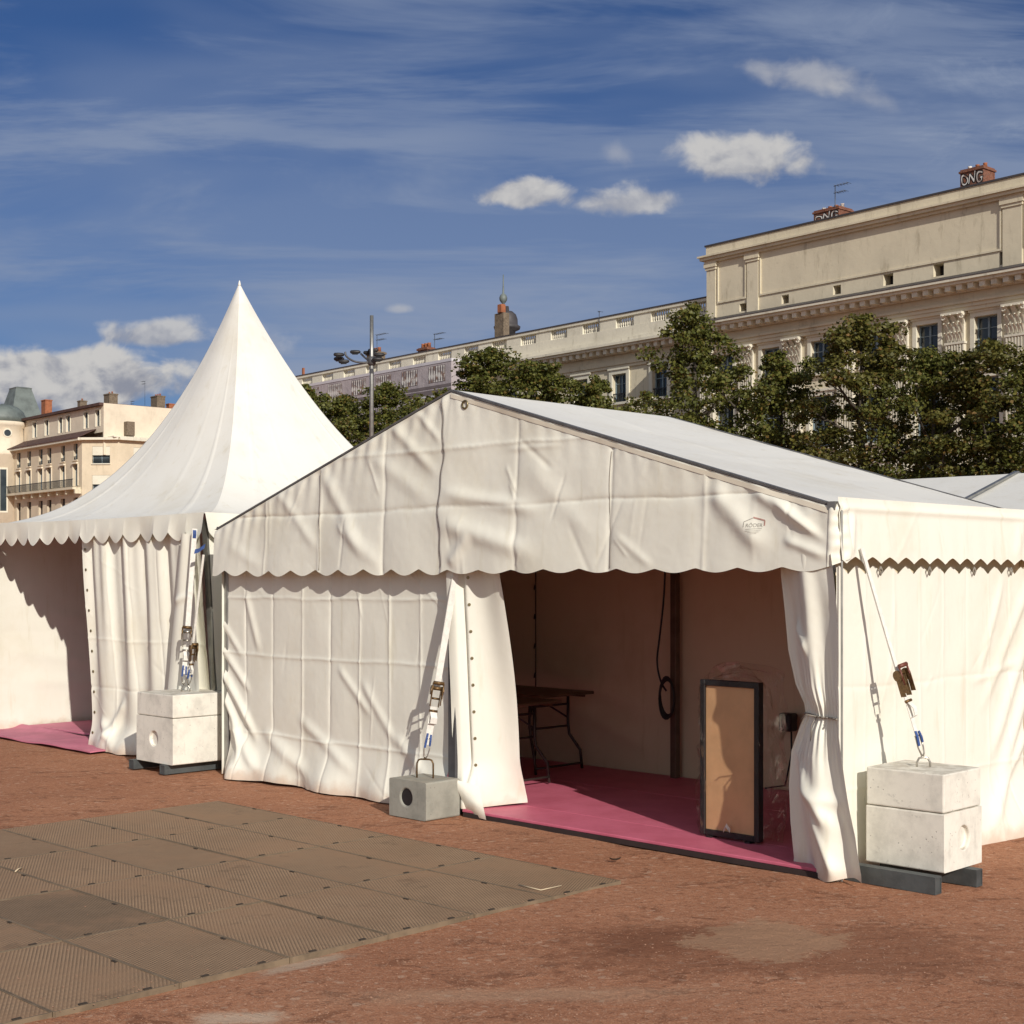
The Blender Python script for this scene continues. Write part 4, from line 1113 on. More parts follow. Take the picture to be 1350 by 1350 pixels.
mb = MB(); mb.tube([T(1.87, D-.12, .54), T(1.88, D-.10, .35), T(1.92, D-.13, .10), T(2.1, D-.14, FZ0+.01)], .008, 6); mb.build('cable', M['black'], bx)
# ------------------------------------------------------------------ light and sky settings
SUNSTR = 3.7; SKYSTR = 0.10; EXPO = 0.14
SKYTINT = (0.215, 0.315, 0.50)
CIRRUS = 0.95; CIRRUSCOL = (2.35, 2.85, 3.95); REARFILLCOL = (5.8, 5.8, 5.8)  # last colour: fill brightness added to the unseen sky behind the camera
CLOUD_L = (5.2, 5.1, 5.0); CLOUD_D = (1.7, 1.9, 2.6)
# px, py, rx, ry, density, noise, softness, darkness, flat base
CUMULI = [(350, 455, 60, 28, .35, 1.2, .8, .6, 1.3), (215, 442, 84, 28, .85, 1.0, .5, .3, 1.5), (85, 498, 195, 46, 1.0, .85, .32, .2, 1.1), (20, 525, 175, 42, .95, .8, .5, .1, 1.0),
          (527, 408, 22, 8, .5, 1.3, .9, .8, 1.3), (700, 257, 70, 29, .95, 1.2, .5, .5, 1.5), (828, 266, 84, 30, .8, 1.4, .65, .5, 1.5), (812, 203, 32, 22, .32, 1.3, .9, .8, 1.0),
          (980, 212, 112, 46, .95, 1.2, .55, .45, 1.5), (1060, 100, 98, 26, .5, 1.2, .9, .8, 1.0, -.15), (1140, 130, 66, 20, .3, 1.2, .9, .8, 1.0, -.3)]
# ================================================================== far side of the square
EB = Vector((0.653, -0.757, 0)).normalized(); NB = Vector((-0.757, -0.653, 0)).normalized()
def stucco(name, col, stain=0.3):
    m, nt, b = new_mat(name); p = pos_(nt)
    c = mixc(nt, ramp(nt, noise_(nt, p, .35, 5, .65), .38, .7), col, tuple(x*.86 for x in col))
    st = ramp(nt, noise_(nt, mapping(nt, p, (1.6, 1.6, .35)), 1.0, 6, .72), .53, .70)
    c = mixc(nt, math_(nt, 'MULTIPLY', st, stain), c, (col[0]*.52, col[1]*.50, col[2]*.46))
    c = mixc(nt, math_(nt, 'MULTIPLY', ramp(nt, noise_(nt, p, 2.6, 5, .7), .58, .75), stain*.7), c, tuple(x*.6 for x in col))
    nt.links.new(c, b.inputs['Base Color']); b.inputs['Roughness'].default_value = .9
    bump_(nt, noise_(nt, p, 3, 5, .7), .25, .05, b)
    return m
M['stone'] = stucco('cream_limestone', (.68, .615, .46), .6)
M['stone_lt'] = stucco('pale_limestone', (.72, .68, .56), .6)
M['trim'] = stucco('white_window_stone', (.72, .69, .57), .2)
M['roof_dark'] = simple('dark_zinc', (.075, .068, .07), .6, .2, .3, 1)
def glass_mat():
    m, nt, b = new_mat('window_glass'); p = pos_(nt)
    nt.links.new(mixc(nt, ramp(nt, noise_(nt, p, .5, 2), .4, .6), (.018, .026, .03), (.035, .045, .05)), b.inputs['Base Color'])
    b.inputs['Roughness'].default_value = .08; b.inputs['Specular IOR Level'].default_value = .6
    return m
M['glass'] = glass_mat()
M['frame_blue'] = simple('blue_grey_window_frame', (.22, .29, .33), .6, 0, .3, 3)
M['brick'] = None
def brick_mat(name, c1, c2, mortar, scale):
    m, nt, b = new_mat(name); tx = nd(nt, 'ShaderNodeTexCoord').outputs['Object']
    q = mapping(nt, tx, (1, 1, 1), (PI/2*0, 0, -math.atan2(EB.y, EB.x)))
    sp = nd(nt, 'ShaderNodeSeparateXYZ'); nt.links.new(q, sp.inputs[0])
    cb = nd(nt, 'ShaderNodeCombineXYZ'); nt.links.new(math_(nt, 'ADD', sp.outputs[0], sp.outputs[1]), cb.inputs[0]); nt.links.new(sp.outputs[2], cb.inputs[1])
    bt = nd(nt, 'ShaderNodeTexBrick'); bt.inputs['Scale'].default_value = scale; nt.links.new(cb.outputs[0], bt.inputs['Vector'])
    bt.inputs['Color1'].default_value = (*c1, 1); bt.inputs['Color2'].default_value = (*c2, 1); bt.inputs['Mortar'].default_value = (*mortar, 1)
    nt.links.new(mixc(nt, ramp(nt, noise_(nt, tx, 3, 5, .7), .45, .7), bt.outputs['Color'], tuple(x*.55 for x in c1)), b.inputs['Base Color'])
    b.inputs['Roughness'].default_value = .9
    bump_(nt, noise_(nt, tx, 9, 3), .5, .05, b)
    return m
M['brick'] = brick_mat('red_brick', (.25, .085, .045), (.15, .055, .035), (.20, .15, .11), 3.5)
M['rubble'] = brick_mat('brown_rubble_stone', (.20, .15, .10), (.13, .095, .065), (.24, .20, .15), 2.6)
M['paint_white'] = simple('white_spray_paint', (.70, .68, .64), .7, 0, .2, 2.2, col2=(.26, .16, .12), lo=.47, hi=.62)
M['paint_black'] = simple('black_spray_paint', (.015, .015, .015), .7, 0, .2, 3)
M['pot'] = simple('terracotta_pot', (.36, .125, .055), .8, 0, .3, 2)
M['antenna'] = simple('antenna_metal', (.10, .11, .13), .5, .5, .2, 2)
M['copper'] = simple('green_grey_copper', (.165, .195, .185), .6, .1, .35, .6)
M['balcony'] = simple('black_iron', (.03, .03, .032), .5, .3, .2, 2)

class Facade:
    def __init__(self, o, e, n): self.o = Vector(o); self.e = Vector(e).normalized(); self.n = Vector(n).normalized()
    def p(self, s, d, z): return self.o+self.e*s+self.n*d+UP*z
    def box(self, mb, s0, s1, d0, d1, z0, z1, mi=0):
        mb.obox(self.p(s0, d0, z0), self.e*(s1-s0), self.n*(d1-d0), UP*(z1-z0), mi)
    def wall(self, mb, s0, s1, z0, z1, ops, d=0.0, depth=.35):
        """flat wall with rectangular openings and their reveals; ops = (s0, s1, z0, z1)"""
        ss = sorted({s0, s1, *[x for o in ops for x in o[:2]]}); zs = sorted({z0, z1, *[x for o in ops for x in o[2:4]]})
        for i in range(len(ss)-1):
            for j in range(len(zs)-1):
                a, b, c, e_ = ss[i], ss[i+1], zs[j], zs[j+1]
                ms, mz = (a+b)/2, (c+e_)/2
                if any(o[0] < ms < o[1] and o[2] < mz < o[3] for o in ops): continue
                mb.add([self.p(a, d, c), self.p(b, d, c), self.p(b, d, e_), self.p(a, d, e_)], [(0,1,2,3)])
        for (a, b, c, e_) in ops:
            q = [self.p(a, d, c), self.p(b, d, c), self.p(b, d, e_), self.p(a, d, e_)]; r = [x-self.n*depth for x in q]
            mb.add(q+r, [(0,4,5,1),(1,5,6,2),(2,6,7,3),(3,7,4,0)])
    def window(self, root, s0, s1, z0, z1, d, depth=.3, trim=M['trim'], fr=M['frame_blue'], sur=.2, sill=True, rail=False, shutter=0.0, panes=2):
        mb = MB()
        if sur > 0:
            self.box(mb, s0-sur, s0, d+.003, d+.09, z0-.02, z1+sur); self.box(mb, s1, s1+sur, d+.003, d+.09, z0-.02, z1+sur)
            self.box(mb, s0, s1, d+.003, d+.09, z1, z1+sur); self.box(mb, s0-sur-.05, s1+sur+.05, d+.003, d+.17, z1+sur+.003, z1+sur+.12)
        if sill: self.box(mb, s0-sur-.08, s1+sur+.08, d+.003, d+.2, z0-.17, z0-.023)
        if not mb.v: self.box(mb, s0, s1, d-depth+.06, d-depth+.1, z0, z0+.06)
        w = mb.build('window', trim, root)
        mb = MB(); g = d-depth+.01; k = .07
        mb.obox(self.p(s0, g, z0), self.e*(s1-s0), self.n*.01, UP*(z1-z0)); mb.build('pane', M['glass'], w)
        mb = MB(); f0, f1 = g+.012, g+.07
        self.box(mb, s0, s0+k, f0, f1, z0, z1); self.box(mb, s1-k, s1, f0, f1, z0, z1); self.box(mb, s0+k, s1-k, f0, f1, z1-k, z1); self.box(mb, s0+k, s1-k, f0, f1, z0, z0+k)
        for q in range(1, panes): 
            m_ = s0+(s1-s0)*q/panes; self.box(mb, m_-.05, m_+.05, f0, f1+.01, z0+k, z1-k)
        for q in (1, 2): self.box(mb, s0+k, s1-k, f0, f1-.02, z0+(z1-z0)*q/3-.02, z0+(z1-z0)*q/3+.02)
        mb.build('frame', fr, w)
        if rail:
            mb = MB(); self.box(mb, s0, s1, d-.06, d-.02, z0+.50, z0+.56)
            for x in np.arange(s0+.08, s1, .14): self.box(mb, x, x+.03, d-.055, d-.025, z0+.02, z0+.5)
            mb.build('railing', M['balcony'], w)
        if shutter > 0:
            mb = MB(); self.box(mb, s0+.03, s1-.03, d-.09, d-.05, z1-(z1-z0)*shutter, z1-.02); mb.build('blind', trim, w)
        return w

# ---- the long classical building -------------------------------------------------
base = Vector((20.7, 72.0, 0))-EB*14.6
F = Facade(base, EB, NB)
BL = thing('classical_building', 'long cream stone building with blank attic storey and balustraded wing behind the trees', 'building', base)
S1 = 34.0
wins = [1.5, 4.83, 8.2, 11.6, 14.75, 18.0, 21.3, 24.6, 27.9, 31.2]
ops = []
for s in wins:
    ops += [(s-.62, s+.62, 12.55, 14.25), (s-.7, s+.7, 8.6, 11.3), (s-.7, s+.7, 4.6, 7.3), (s-.8, s+.8, .4, 3.3)]
mb = MB(); F.wall(mb, 0, S1, 0, 15.05, ops)
mb.obox(F.p(0, -16, 0), EB*S1, NB*.3, UP*15.05)                       # rear
mb.obox(F.p(S1-.02, -16, 0), EB*.3, NB*15.9, UP*15.05)
mb.add([F.p(0, 0, 0), F.p(0, -16, 0), F.p(0, -16, 15.05), F.p(0, 0, 15.05)], [(0,1,2,3)])
mb.obox(F.p(0.4, -.9, 0), EB*(S1-.8), NB*.1, UP*15)                   # dark rooms behind the windows
mb.build('wall', M['stone'], BL)
for s in wins[:8]:
    F.window(BL, s-.62, s+.62, 12.55, 14.25, 0, .3, sur=.22, rail=True)
    F.window(BL, s-.7, s+.7, 8.6, 11.3, 0, .3, sur=.22)
    F.window(BL, s-.7, s+.7, 4.6, 7.3, 0, .3, sur=.22)
# pilasters
def capital(mb, s, z0, z1, d):
    h = z1-z0
    F.box(mb, s-.58, s+.58, d-.35, d+.42, z1-.12, z1)
    for r_, (zz, w, n_, pr) in enumerate(((0.0, .50, 5, .14), (.32, .54, 4, .20), (.60, .60, 3, .28))):
        for k in range(n_):
            x = s-w+2*w*(k+.5)/n_; hw = w/n_*.72
            zb, zt = z0+h*zz, z0+h*(zz+.34)
            vs = []
            for (t, dd, ww) in ((0, .02, .7), (.45, .06+pr*.3, 1.0), (.8, pr+.06, .9), (1.0, pr+.16, .55), (.88, pr+.22, .35)):
                zc = zb+(zt-zb)*t
                vs += [F.p(x-hw*ww, d+dd, zc), F.p(x, d+dd+.05, zc), F.p(x+hw*ww, d+dd, zc)]
            fs = []
            for i in range(4):
                for j in (0, 1): fs.append((i*3+j, i*3+j+1, i*3+j+4, i*3+j+3))
            mb.add(vs, fs, 0, True)
    for sg in (-1, 1):
        c = F.p(s+sg*.50, d+.30, z1-.22)
        mb.tube([c+EB*(.13*math.cos(t)*(1-t/14))*sg+UP*(.13*math.sin(t)*(1-t/14)) for t in np.linspace(0, 9, 22)], .05, 6)
for s in (-.05+.35, 3.17, 6.5, 9.9, 13.2, 16.4, 19.65, 22.95, 26.2):
    mb = MB(); hw = .5
    F.box(mb, s-hw, s+hw, .003, .16, 4.0, 13.1)
    nf = 6
    for k in range(nf+1):
        x = s-hw+(2*hw-.07)*k/nf; F.box(mb, x, x+.07, .163, .24, 4.6, 13.0)
    F.box(mb, s-hw-.08, s+hw+.08, .003, .28, 3.6, 4.0)
    pl = mb.build('pilaster', M['stone_lt'], BL)
    mb = MB(); F.box(mb, s-.46, s+.46, .004, .15, 13.1, 14.45); F.box(mb, s-.56, s+.56, .003, .27, 13.02, 13.13); capital(mb, s, 13.13, 14.55, .15)
    mb.build('capital', M['stone_lt'], pl)
# entablature
mb = MB()
F.box(mb, -.3, S1, .003, .30, 14.57, 14.75); F.box(mb, -.34, S1, .003, .36, 14.753, 14.93); F.box(mb, -.42, S1, .003, .46, 14.933, 15.05)
F.box(mb, -.25, S1, -.6, .28, 15.053, 15.45)
mb.build('architrave', M['stone'], BL)
mb = MB()
F.box(mb, -.5, S1, -.6, .50, 15.453, 15.60)
for s in np.arange(-.4, S1, .62): F.box(mb, s, s+.30, .503, 1.00, 15.50, 15.76)
F.box(mb, -.9, S1, -.6, 1.12, 15.763, 15.90); F.box(mb, -1.05, S1, -.6, 1.28, 15.903, 16.05)
mb.build('cornice', M['stone_lt'], BL)
mb = MB()
q = [F.p(-1.08, 1.30, 16.055), F.p(S1, 1.30, 16.055), F.p(S1, -.15, 16.50), F.p(-1.08, -.15, 16.50)]
mb.add(q+[x-UP*.03 for x in q], [(0,1,2,3),(4,7,6,5),(0,4,5,1),(1,5,6,2),(2,6,7,3),(3,7,4,0)]); mb.build('cornice_flashing', M['roof_dark'], BL)
# attic storey
holes = [(2.35, 2.85, 16.62, 17.06), (5.35, 5.85, 16.62, 17.1), (8.8, 9.3, 16.62, 17.1), (11.95, 12.55, 16.62, 17.2), (14.9, 15.5, 16.62, 17.25), (18.55, 19.15, 16.62, 17.25), (21.9, 22.5, 16.62, 17.25)]
mb = MB(); F.wall(mb, 0, S1, 16.4, 20.0, holes, -.25, .7)
mb.obox(F.p(0, -14, 15.0), EB*.25, NB*13.7, UP*5.0)
mb.obox(F.p(.3, -1.1, 16.4), EB*(S1-1), NB*.12, UP*3)
att = mb.build('attic_wall', M['stone'], BL)
mb = MB()
for h in holes: mb.obox(F.p(h[0]+.01, -.9, h[2]+.01), EB*(h[1]-h[0]-.02), NB*.03, UP*(h[3]-h[2]-.02))
mb.build('vent', M['black'], att)
for (s0, s1) in ((-.05, .62), (2.95, 3.75), (18.75, 19.75), (22.6, 23.5)):
    mb = MB(); F.box(mb, s0, s1, -.247, -.17, 16.45, 19.30); F.box(mb, s0-.12, s1+.12, -.247, -.05, 19.453, 19.72); F.box(mb, s0-.06, s1+.06, -.247, -.11, 19.303, 19.45)
    mb.build('attic_pilaster', M['stone'], att)
mb = MB()
for (a, b) in ((.75, 2.85), (3.85, 18.65), (19.85, 22.5), (23.6, 33.)):
    F.box(mb, a, b, -.247, -.18, 17.30, 17.40); F.box(mb, a, a+.07, -.247, -.18, 17.403, 19.40); F.box(mb, b-.07, b, -.247, -.18, 17.403, 19.40)
mb.build('panel_moulding', M['stone'], att)
mb = MB()
F.box(mb, -.15, S1, -14, -.08, 19.725, 19.86); F.box(mb, -.35, S1, -14, .10, 19.863, 20.02); F.box(mb, -.45, S1, -14, .22, 20.023, 20.12)
F.box(mb, -.05, S1, -14, -.12, 20.123, 20.66)
mb.build('attic_cornice', M['stone'], BL)
mb = MB(); F.box(mb, -.12, S1+.1, -14.1, -.06, 20.663, 20.76); b = mb.build('roof', M['roof_dark'], BL)
def graffiti_chimney(px, ytop, wpx, Y, txt, zbase, deep, parent, tsize):
    c = at(px, ytop, Y); w = wpx/FOC*Y
    mb = MB(); zt = c.z-.34; o_ = Vector((c.x, c.y, zbase))-EB*w/2
    mb.obox(o_, EB*w, -NB*deep, UP*(zt-zbase)); ch = mb.build('chimney', M['brick'], parent)
    mb = MB(); mb.obox(o_-EB*.06+NB*.06+UP*(zt-zbase+.003), EB*(w+.12), -NB*(deep+.12), UP*.10); mb.obox(o_+UP*(zt-zbase+.106), EB*w, -NB*deep, UP*.08); mb.build('chimney_cap', M['brick'], ch)
    n = max(3, int(w/.38))
    for i in range(n):
        mb = MB(); cc = o_+EB*(w*(i+.5)/n)-NB*deep/2+UP*(zt-zbase+.186); mb.lathe(cc, [(.12, 0), (.10, .2), (.12, .24)], 10); mb.build('chimney_pot', M['pot' if i % 3 else 'paint_white'], ch)
    vs, fs = text_mesh_pts(txt, tsize); xs = [v[0] for v in vs]; sc = w*.92/(max(xs)-min(xs)); mx = (max(xs)+min(xs))/2
    vs = [(v[0]+.22*(v[1]-.2)+.03*math.sin(v[1]*9), v[1]*(1+.12*math.sin(v[0]*4.2))+.05*math.sin(v[0]*6+1), v[2]) for v in vs]
    for (grow, dd, mt) in ((1.0, .03, 'paint_white'),):
        base_ = o_+EB*w/2+NB*dd+UP*(zt-zbase-.05-tsize*.72)
        mb = MB()
        for (ox, oy) in ((.05, 0), (-.05, 0), (0, .05), (0, -.05), (.04, .04), (-.04, -.04), (.04, -.04), (-.04, .04)):
            mb.add([base_+EB*((v[0]-mx)*sc+ox)+UP*(v[1]*1.0+oy)-NB*.02+NB*.001*(ox*7+oy*11) for v in vs], fs)
        g = mb.build('graffiti_outline', M['paint_black'], ch)
        mb = MB(); mb.add([base_+EB*(v[0]-mx)*sc+UP*(v[1]) for v in vs], fs); mb.build('graffiti', M[mt], ch)
    return ch
graffiti_chimney(1089, 271, 40, 81.5, 'ONG', 19.9, 1.3, b, .62)
graffiti_chimney(1281, 217, 34, 73.8, 'ONG', 20.2, 1.1, b, .78)
def antenna(px, ytop, Y, h, parent, arm=.9, sg=1):
    c = at(px, ytop, Y); mb = MB(); mb.tube([c-UP*h, c], .025, 6)
    for (dz, L) in ((.05, arm), (.45, arm*.8)):
        q = c-UP*dz; mb.tube([q-EB*.1*sg, q+EB*L*sg], .018, 5)
        for x in np.linspace(.1, L, 5): mb.tube([q+EB*x*sg-NB*.25, q+EB*x*sg+NB*.25], .012, 5)
    return mb.build('antenna', M['antenna'], parent)
antenna(1101, 244, 81, 2.2, b)
# ---- wing with balustrade
S0 = -62.0; WD = -1.0
wwins = [-1.05-3.45*k for k in range(1, 17)]
ops = []
for s in wwins: ops += [(s-.62, s+.62, 12.5, 14.25), (s-.7, s+.7, 8.6, 11.3), (s-.7, s+.7, 4.6, 7.3)]
mb = MB(); F.wall(mb, S0, -.003, 0, 15.05, ops, WD)
mb.obox(F.p(S0, -14, 0), EB*(-S0-.1), NB*.3, UP*16); mb.obox(F.p(S0+.3, WD-.9, 0), EB*(-S0-.7), NB*.1, UP*15)
mb.add([F.p(S0, WD, 0), F.p(S0, -14, 0), F.p(S0, -14, 16), F.p(S0, WD, 16)], [(0,1,2,3)])
mb.build('wing_wall', M['stone'], BL)
for i, s in enumerate(wwins[:9]):
    F.window(BL, s-.62, s+.62, 12.5, 14.25, WD, .3, sur=.26, rail=True)
    if i < 4: F.window(BL, s-.7, s+.7, 8.6, 11.3, WD, .3, sur=.26)
mb = MB()
F.box(mb, S0, -.003, WD+.003, WD+.12, 14.62, 14.80); F.box(mb, S0, -.003, WD+.003, WD+.2, 14.803, 15.05)
F.box(mb, S0, -.003, -8, WD+.10, 15.053, 15.45); mb.build('wing_architrave', M['stone'], BL)
mb = MB()
F.box(mb, S0, -.003, -8, WD+.3, 15.453, 15.60)
for s in np.arange(S0, -.4, .62): F.box(mb, s, s+.28, WD+.303, WD+.75, 15.48, 15.76)
F.box(mb, S0, -.003, -8, WD+.9, 15.763, 15.9); F.box(mb, S0, -.003, -8, WD+1.05, 15.903, 16.05)
F.box(mb, S0, -.003, -8, WD+.55, 16.053, 16.35)
mb.build('wing_cornice', M['stone_lt'], BL)
mb = MB()
F.box(mb, S0, -.003, WD-.55, WD+.05, 16.353, 17.12)
centres = [-1.5-3.02*k for k in range(0, 20)]
edges = [-.003]
for c in centres: edges += [c+.78, c-.78]
edges.append(S0)
for i in range(0, len(edges), 2): F.box(mb, edges[i+1], edges[i], WD-.45, WD-.02, 17.123, 17.78)
F.box(mb, S0, -.003, WD-.52, WD+.06, 17.783, 17.95)
bal = mb.build('balustrade', M['stone_lt'], BL)
for i, c in enumerate(centres):
    mb = MB()
    for k in range(8):
        s = c-.78+1.56*(k+.5)/8
        mb.lathe(F.p(s, WD-.22, 17.123), [(.075, 0), (.075, .07), (.045, .11), (.085, .25), (.06, .40), (.04, .52), (.075, .59), (.075, .66)], 8)
    mb.build('baluster_row', M['stone_lt'], bal)
mb = MB(); F.box(mb, S0, -.2, WD-13, WD-1.4, 15.5, 17.6); F.box(mb, S0, -.1, WD-.56, WD+.10, 17.953, 18.03); wroof = mb.build('wing_roof', M['roof_dark'], BL)
def chimney(px, ytop, wpx, Y, zbase, parent, mat_='rubble', pots=2, deep=None, potmat='pot', cap=True):
    c = at(px, ytop, Y); w = wpx/FOC*Y; deep = deep or w*.6
    zt = c.z-(.35 if pots else .0)
    mb = MB(); o_ = Vector((c.x, c.y, zbase))-EB*w/2; mb.obox(o_, EB*w, -NB*deep, UP*(zt-zbase)); ch = mb.build('chimney', M[mat_], parent)
    if cap: mb = MB(); mb.obox(o_-EB*.08+NB*.08+UP*(zt-zbase-.2), EB*(w+.16), -NB*(deep+.16), UP*.15); mb.build('chimney_cap', M[mat_], ch)
    for i in range(pots):
        mb = MB(); mb.lathe(o_+EB*(w*(i+.5)/pots)-NB*deep/2+UP*(zt-zbase+.002), [(.15, 0), (.12, .28), (.15, .34)], 10); mb.build('chimney_pot', M[potmat], ch)
    return ch
chimney(557, 452, 20, 108, 16.5, wroof, 'brick', 3); chimney(490, 458, 23, 112, 16.5, wroof, 'rubble', 3); chimney(399, 485, 3.5, 119, 16.5, wroof, 'pot', 0, cap=False)
antenna(497, 441, 112, 2.2, wroof, 1.2); antenna(573, 440, 108, 2.0, wroof, 1.1)
antenna(790, 410, 91, 1.2, wroof, .1)
# square stone chimney and lead-capped turret rising behind the wing
c = at(662, 400, 104.0)
mb = MB(); mb.obox(Vector((c.x, c.y, 15.5))-EB*.85, EB*1.0, -NB*.55, UP*(at(662, 412, 104).z-15.5)); ch = mb.build('chimney', M['rubble'], wroof)
mb = MB(); q = at(657.5, 412, 104); mb.bbox(Vector((q.x, q.y, q.z))-EB*.28-NB*.5, EB*.5, NB*.42, UP*.62, .04); mb.build('chimney_pot', M['pot'], ch)
tc = at(668.5, 440, 106.5); zc = at(668, 428, 106.5).z; zt_ = at(668, 410, 106.5).z
mb = MB(); mb.lathe(Vector((tc.x, tc.y, 0)), [(.62, 15.5), (.62, zc-.5), (.95, zc-.35), (1.0, zc-.15), (.8, zc), (.78, zc+.4), (.66, zc+.75), (.42, zt_-.05), (.16, zt_), (.12, zt_+.35)], 14)
tur = mb.build('turret', M['roof_dark'], wroof)
mb = MB(); z0 = zt_+.3; mb.lathe(Vector((tc.x-.28, tc.y, 0)), [(.06, z0), (.10, z0+.25), (.20, z0+.36), (.28, z0+.5), (.30, z0+.68), (.22, z0+.88), (.08, z0+1.0), (.05, z0+1.5), (.035, at(663, 362, 106.5).z)], 10)
mb.build('spire', M['copper'], tur)

# ---- printed scaffold cover in front of the far part of the wing
def cover_mat():
    m, nt, b = new_mat('printed_lilac_mesh'); p = pos_(nt)
    c = mixc(nt, ramp(nt, noise_(nt, p, .5, 4), .4, .65), (.43, .385, .395), (.37, .33, .345))
    nt.links.new(c, b.inputs['Base Color']); b.inputs['Roughness'].default_value = .8
    bump_(nt, noise_(nt, p, .9, 3), .4, .25, b); return m
M['cover'] = cover_mat(); M['cover_lt'] = simple('printed_pale_lines', (.60, .58, .62), .8, 0, .1, 1); M['cover_dk'] = simple('printed_dark_lines', (.17, .14, .145), .8, 0, .2, 1)
SC = thing('scaffold_cover', 'lilac grey scaffold sheet printed with a false facade and white balusters', 'scaffold cover', F.p(-34, .9, 0))
mb = MB(); F.box(mb, -47.5, -21.6, -.4, 1.6, 0, 16.55); mb.build('sheet', M['cover'], SC)
mb = MB(); F.box(mb, -47.5, -21.55, 1.603, 1.63, 16.35, 16.55); F.box(mb, -21.597, -21.57, -.4, 1.6, 16.35, 16.55)
for (za, zb) in ((14.05, 14.2), (12.9, 13.02), (11.0, 11.15)): F.box(mb, -47.5, -21.6, 1.603, 1.62, za, zb)
mb.build('printed_coping', M['cover_lt'], SC)
mb = MB()
for (za, zb) in ((14.65, 14.85), (14.2, 14.55), (13.05, 13.55), (12.55, 12.65), (10.6, 10.7)): F.box(mb, -47.5, -21.6, 1.603, 1.618, za, zb)
mb.build('printed_cornice', M['cover_dk'], SC)
for k in range(8):
    c = -23.2-3.15*k; mb = MB()
    F.box(mb, c-.95, c+.95, 1.603, 1.612, 15.05, 16.2)
    for q in range(7):
        s = c-.95+1.9*(q+.5)/7
        vv = []
        for (w, z) in ((.10, 15.08), (.05, 15.2), (.12, 15.5), (.06, 15.8), (.04, 16.0), (.10, 16.17)): vv += [F.p(s-w, 1.616, z), F.p(s+w, 1.616, z)]
        mb.add(vv, [(2*i, 2*i+1, 2*i+3, 2*i+2) for i in range(5)], 1)
    mb.build('printed_balusters', [M['cover_dk'], M['paint_white']], SC)
mb = MB()
for s in (-27.5, -33.5, -39.5): 
    F.box(mb, s-1.0, s+1.0, 1.603, 1.62, 8.0, 11.4)
mb.build('printed_window', M['cover_dk'], SC)

# ---- apartment house far away on the left -----------------------------------------
M['ochre'] = stucco('peach_stucco', (.67, .575, .425), .3); M['peach'] = stucco('pale_peach_stucco', (.74, .65, .51), .2)
M['tile'] = simple('brown_roof_tile', (.10, .052, .042), .8, 0, .35, .8)
g0 = Vector(((108-675)/FOC*220, 220, 0)); Gf = Facade(g0, EB, NB)
AP = thing('apartment_house', 'distant peach apartment house with iron balcony and bare firewall, left of the pagoda', 'building', g0)
cols = [-24.6, -20.3, -15.6, -12.2, -7.0, -2.3]
ops = []
for s in cols: ops += [(s-.75, s+.75, 19.4, 21.9), (s-.8, s+.8, 15.35, 18.7), (s-.8, s+.8, 10.2, 13.6)]
mb = MB(); Gf.wall(mb, -28, 0, 0, 22.6, ops, 0, .5); mb.obox(Gf.p(-28, -1.2, 0), EB*28, NB*.1, UP*22); AW = mb.build('wall', M['ochre'], AP)
for i, s in enumerate(cols):
    Gf.window(AP, s-.75, s+.75, 19.4, 21.9, 0, .45, M['peach'], M['frame_blue'], 0, True, True); Gf.window(AP, s-.8, s+.8, 15.35, 18.7, 0, .45, M['peach'], M['frame_blue'], 0, False)
    Gf.window(AP, s-.8, s+.8, 10.2, 13.6, 0, .45, M['peach'], M['tile'], 0, False)
    mb = MB(); Gf.box(mb, s-1.0, s+1.0, .003, .35, 18.75, 19.0)
    for sg in (-1, 1): Gf.box(mb, s+sg*.95-.12, s+sg*.95+.12, .003, .12, 15.4, 18.7)
    mb.build('window_hood', M['peach'], AP)
mb = MB(); Gf.box(mb, -28, -.5, .003, 1.3, 14.75, 15.1)
for s in np.arange(-27, 0, 3.3): Gf.box(mb, s, s+.4, .003, 1.0, 14.1, 14.747)
bl = mb.build('balcony', M['stone'], AP)
mb = MB(); Gf.box(mb, -28, -.5, 1.2, 1.26, 16.25, 16.35)
for s in np.arange(-28, -.5, .32): Gf.box(mb, s, s+.09, 1.2, 1.25, 15.12, 16.25)
mb.build('railing', M['balcony'], bl)
mb = MB(); Gf.box(mb, -28.4, .6, .003, .9, 22.2, 22.6); mb.build('cornice', M['stone_lt'], AP)
mb = MB()
q = [Gf.p(-28.4, 1.0, 22.62), Gf.p(.6, 1.0, 22.62), Gf.p(.0, -2.6, 24.3), Gf.p(-28.4, -2.6, 24.3)]
mb.add(q+[x-UP*.1 for x in q], [(0,1,2,3),(4,7,6,5),(0,4,5,1),(1,5,6,2),(2,6,7,3),(3,7,4,0)])
Gf.box(mb, -29, 2.6, -14, -1.6, 27.55, 27.95); rf = mb.build('roof', M['tile'], AP)
tops = [(-23.5), (-18.6), (-13.2), (-10.2), (-3.6), (.6)]
ops = [(s-.75, s+.75, 24.5, 27.0) for s in tops]
mb = MB(); Gf.wall(mb, -28, 2.4, 23.5, 27.55, ops, -2.3, .4); mb.obox(Gf.p(2.4, -14, 20), EB*.25, NB*11.7, UP*7.9); mb.obox(Gf.p(-28, -3.4, 22), EB*30, NB*.1, UP*5)
mb.build('attic_wall', M['peach'], AP)
for s in tops: Gf.window(AP, s-.75, s+.75, 24.5, 27.0, -2.3, .35, M['trim'], M['frame_blue'], .12, False)
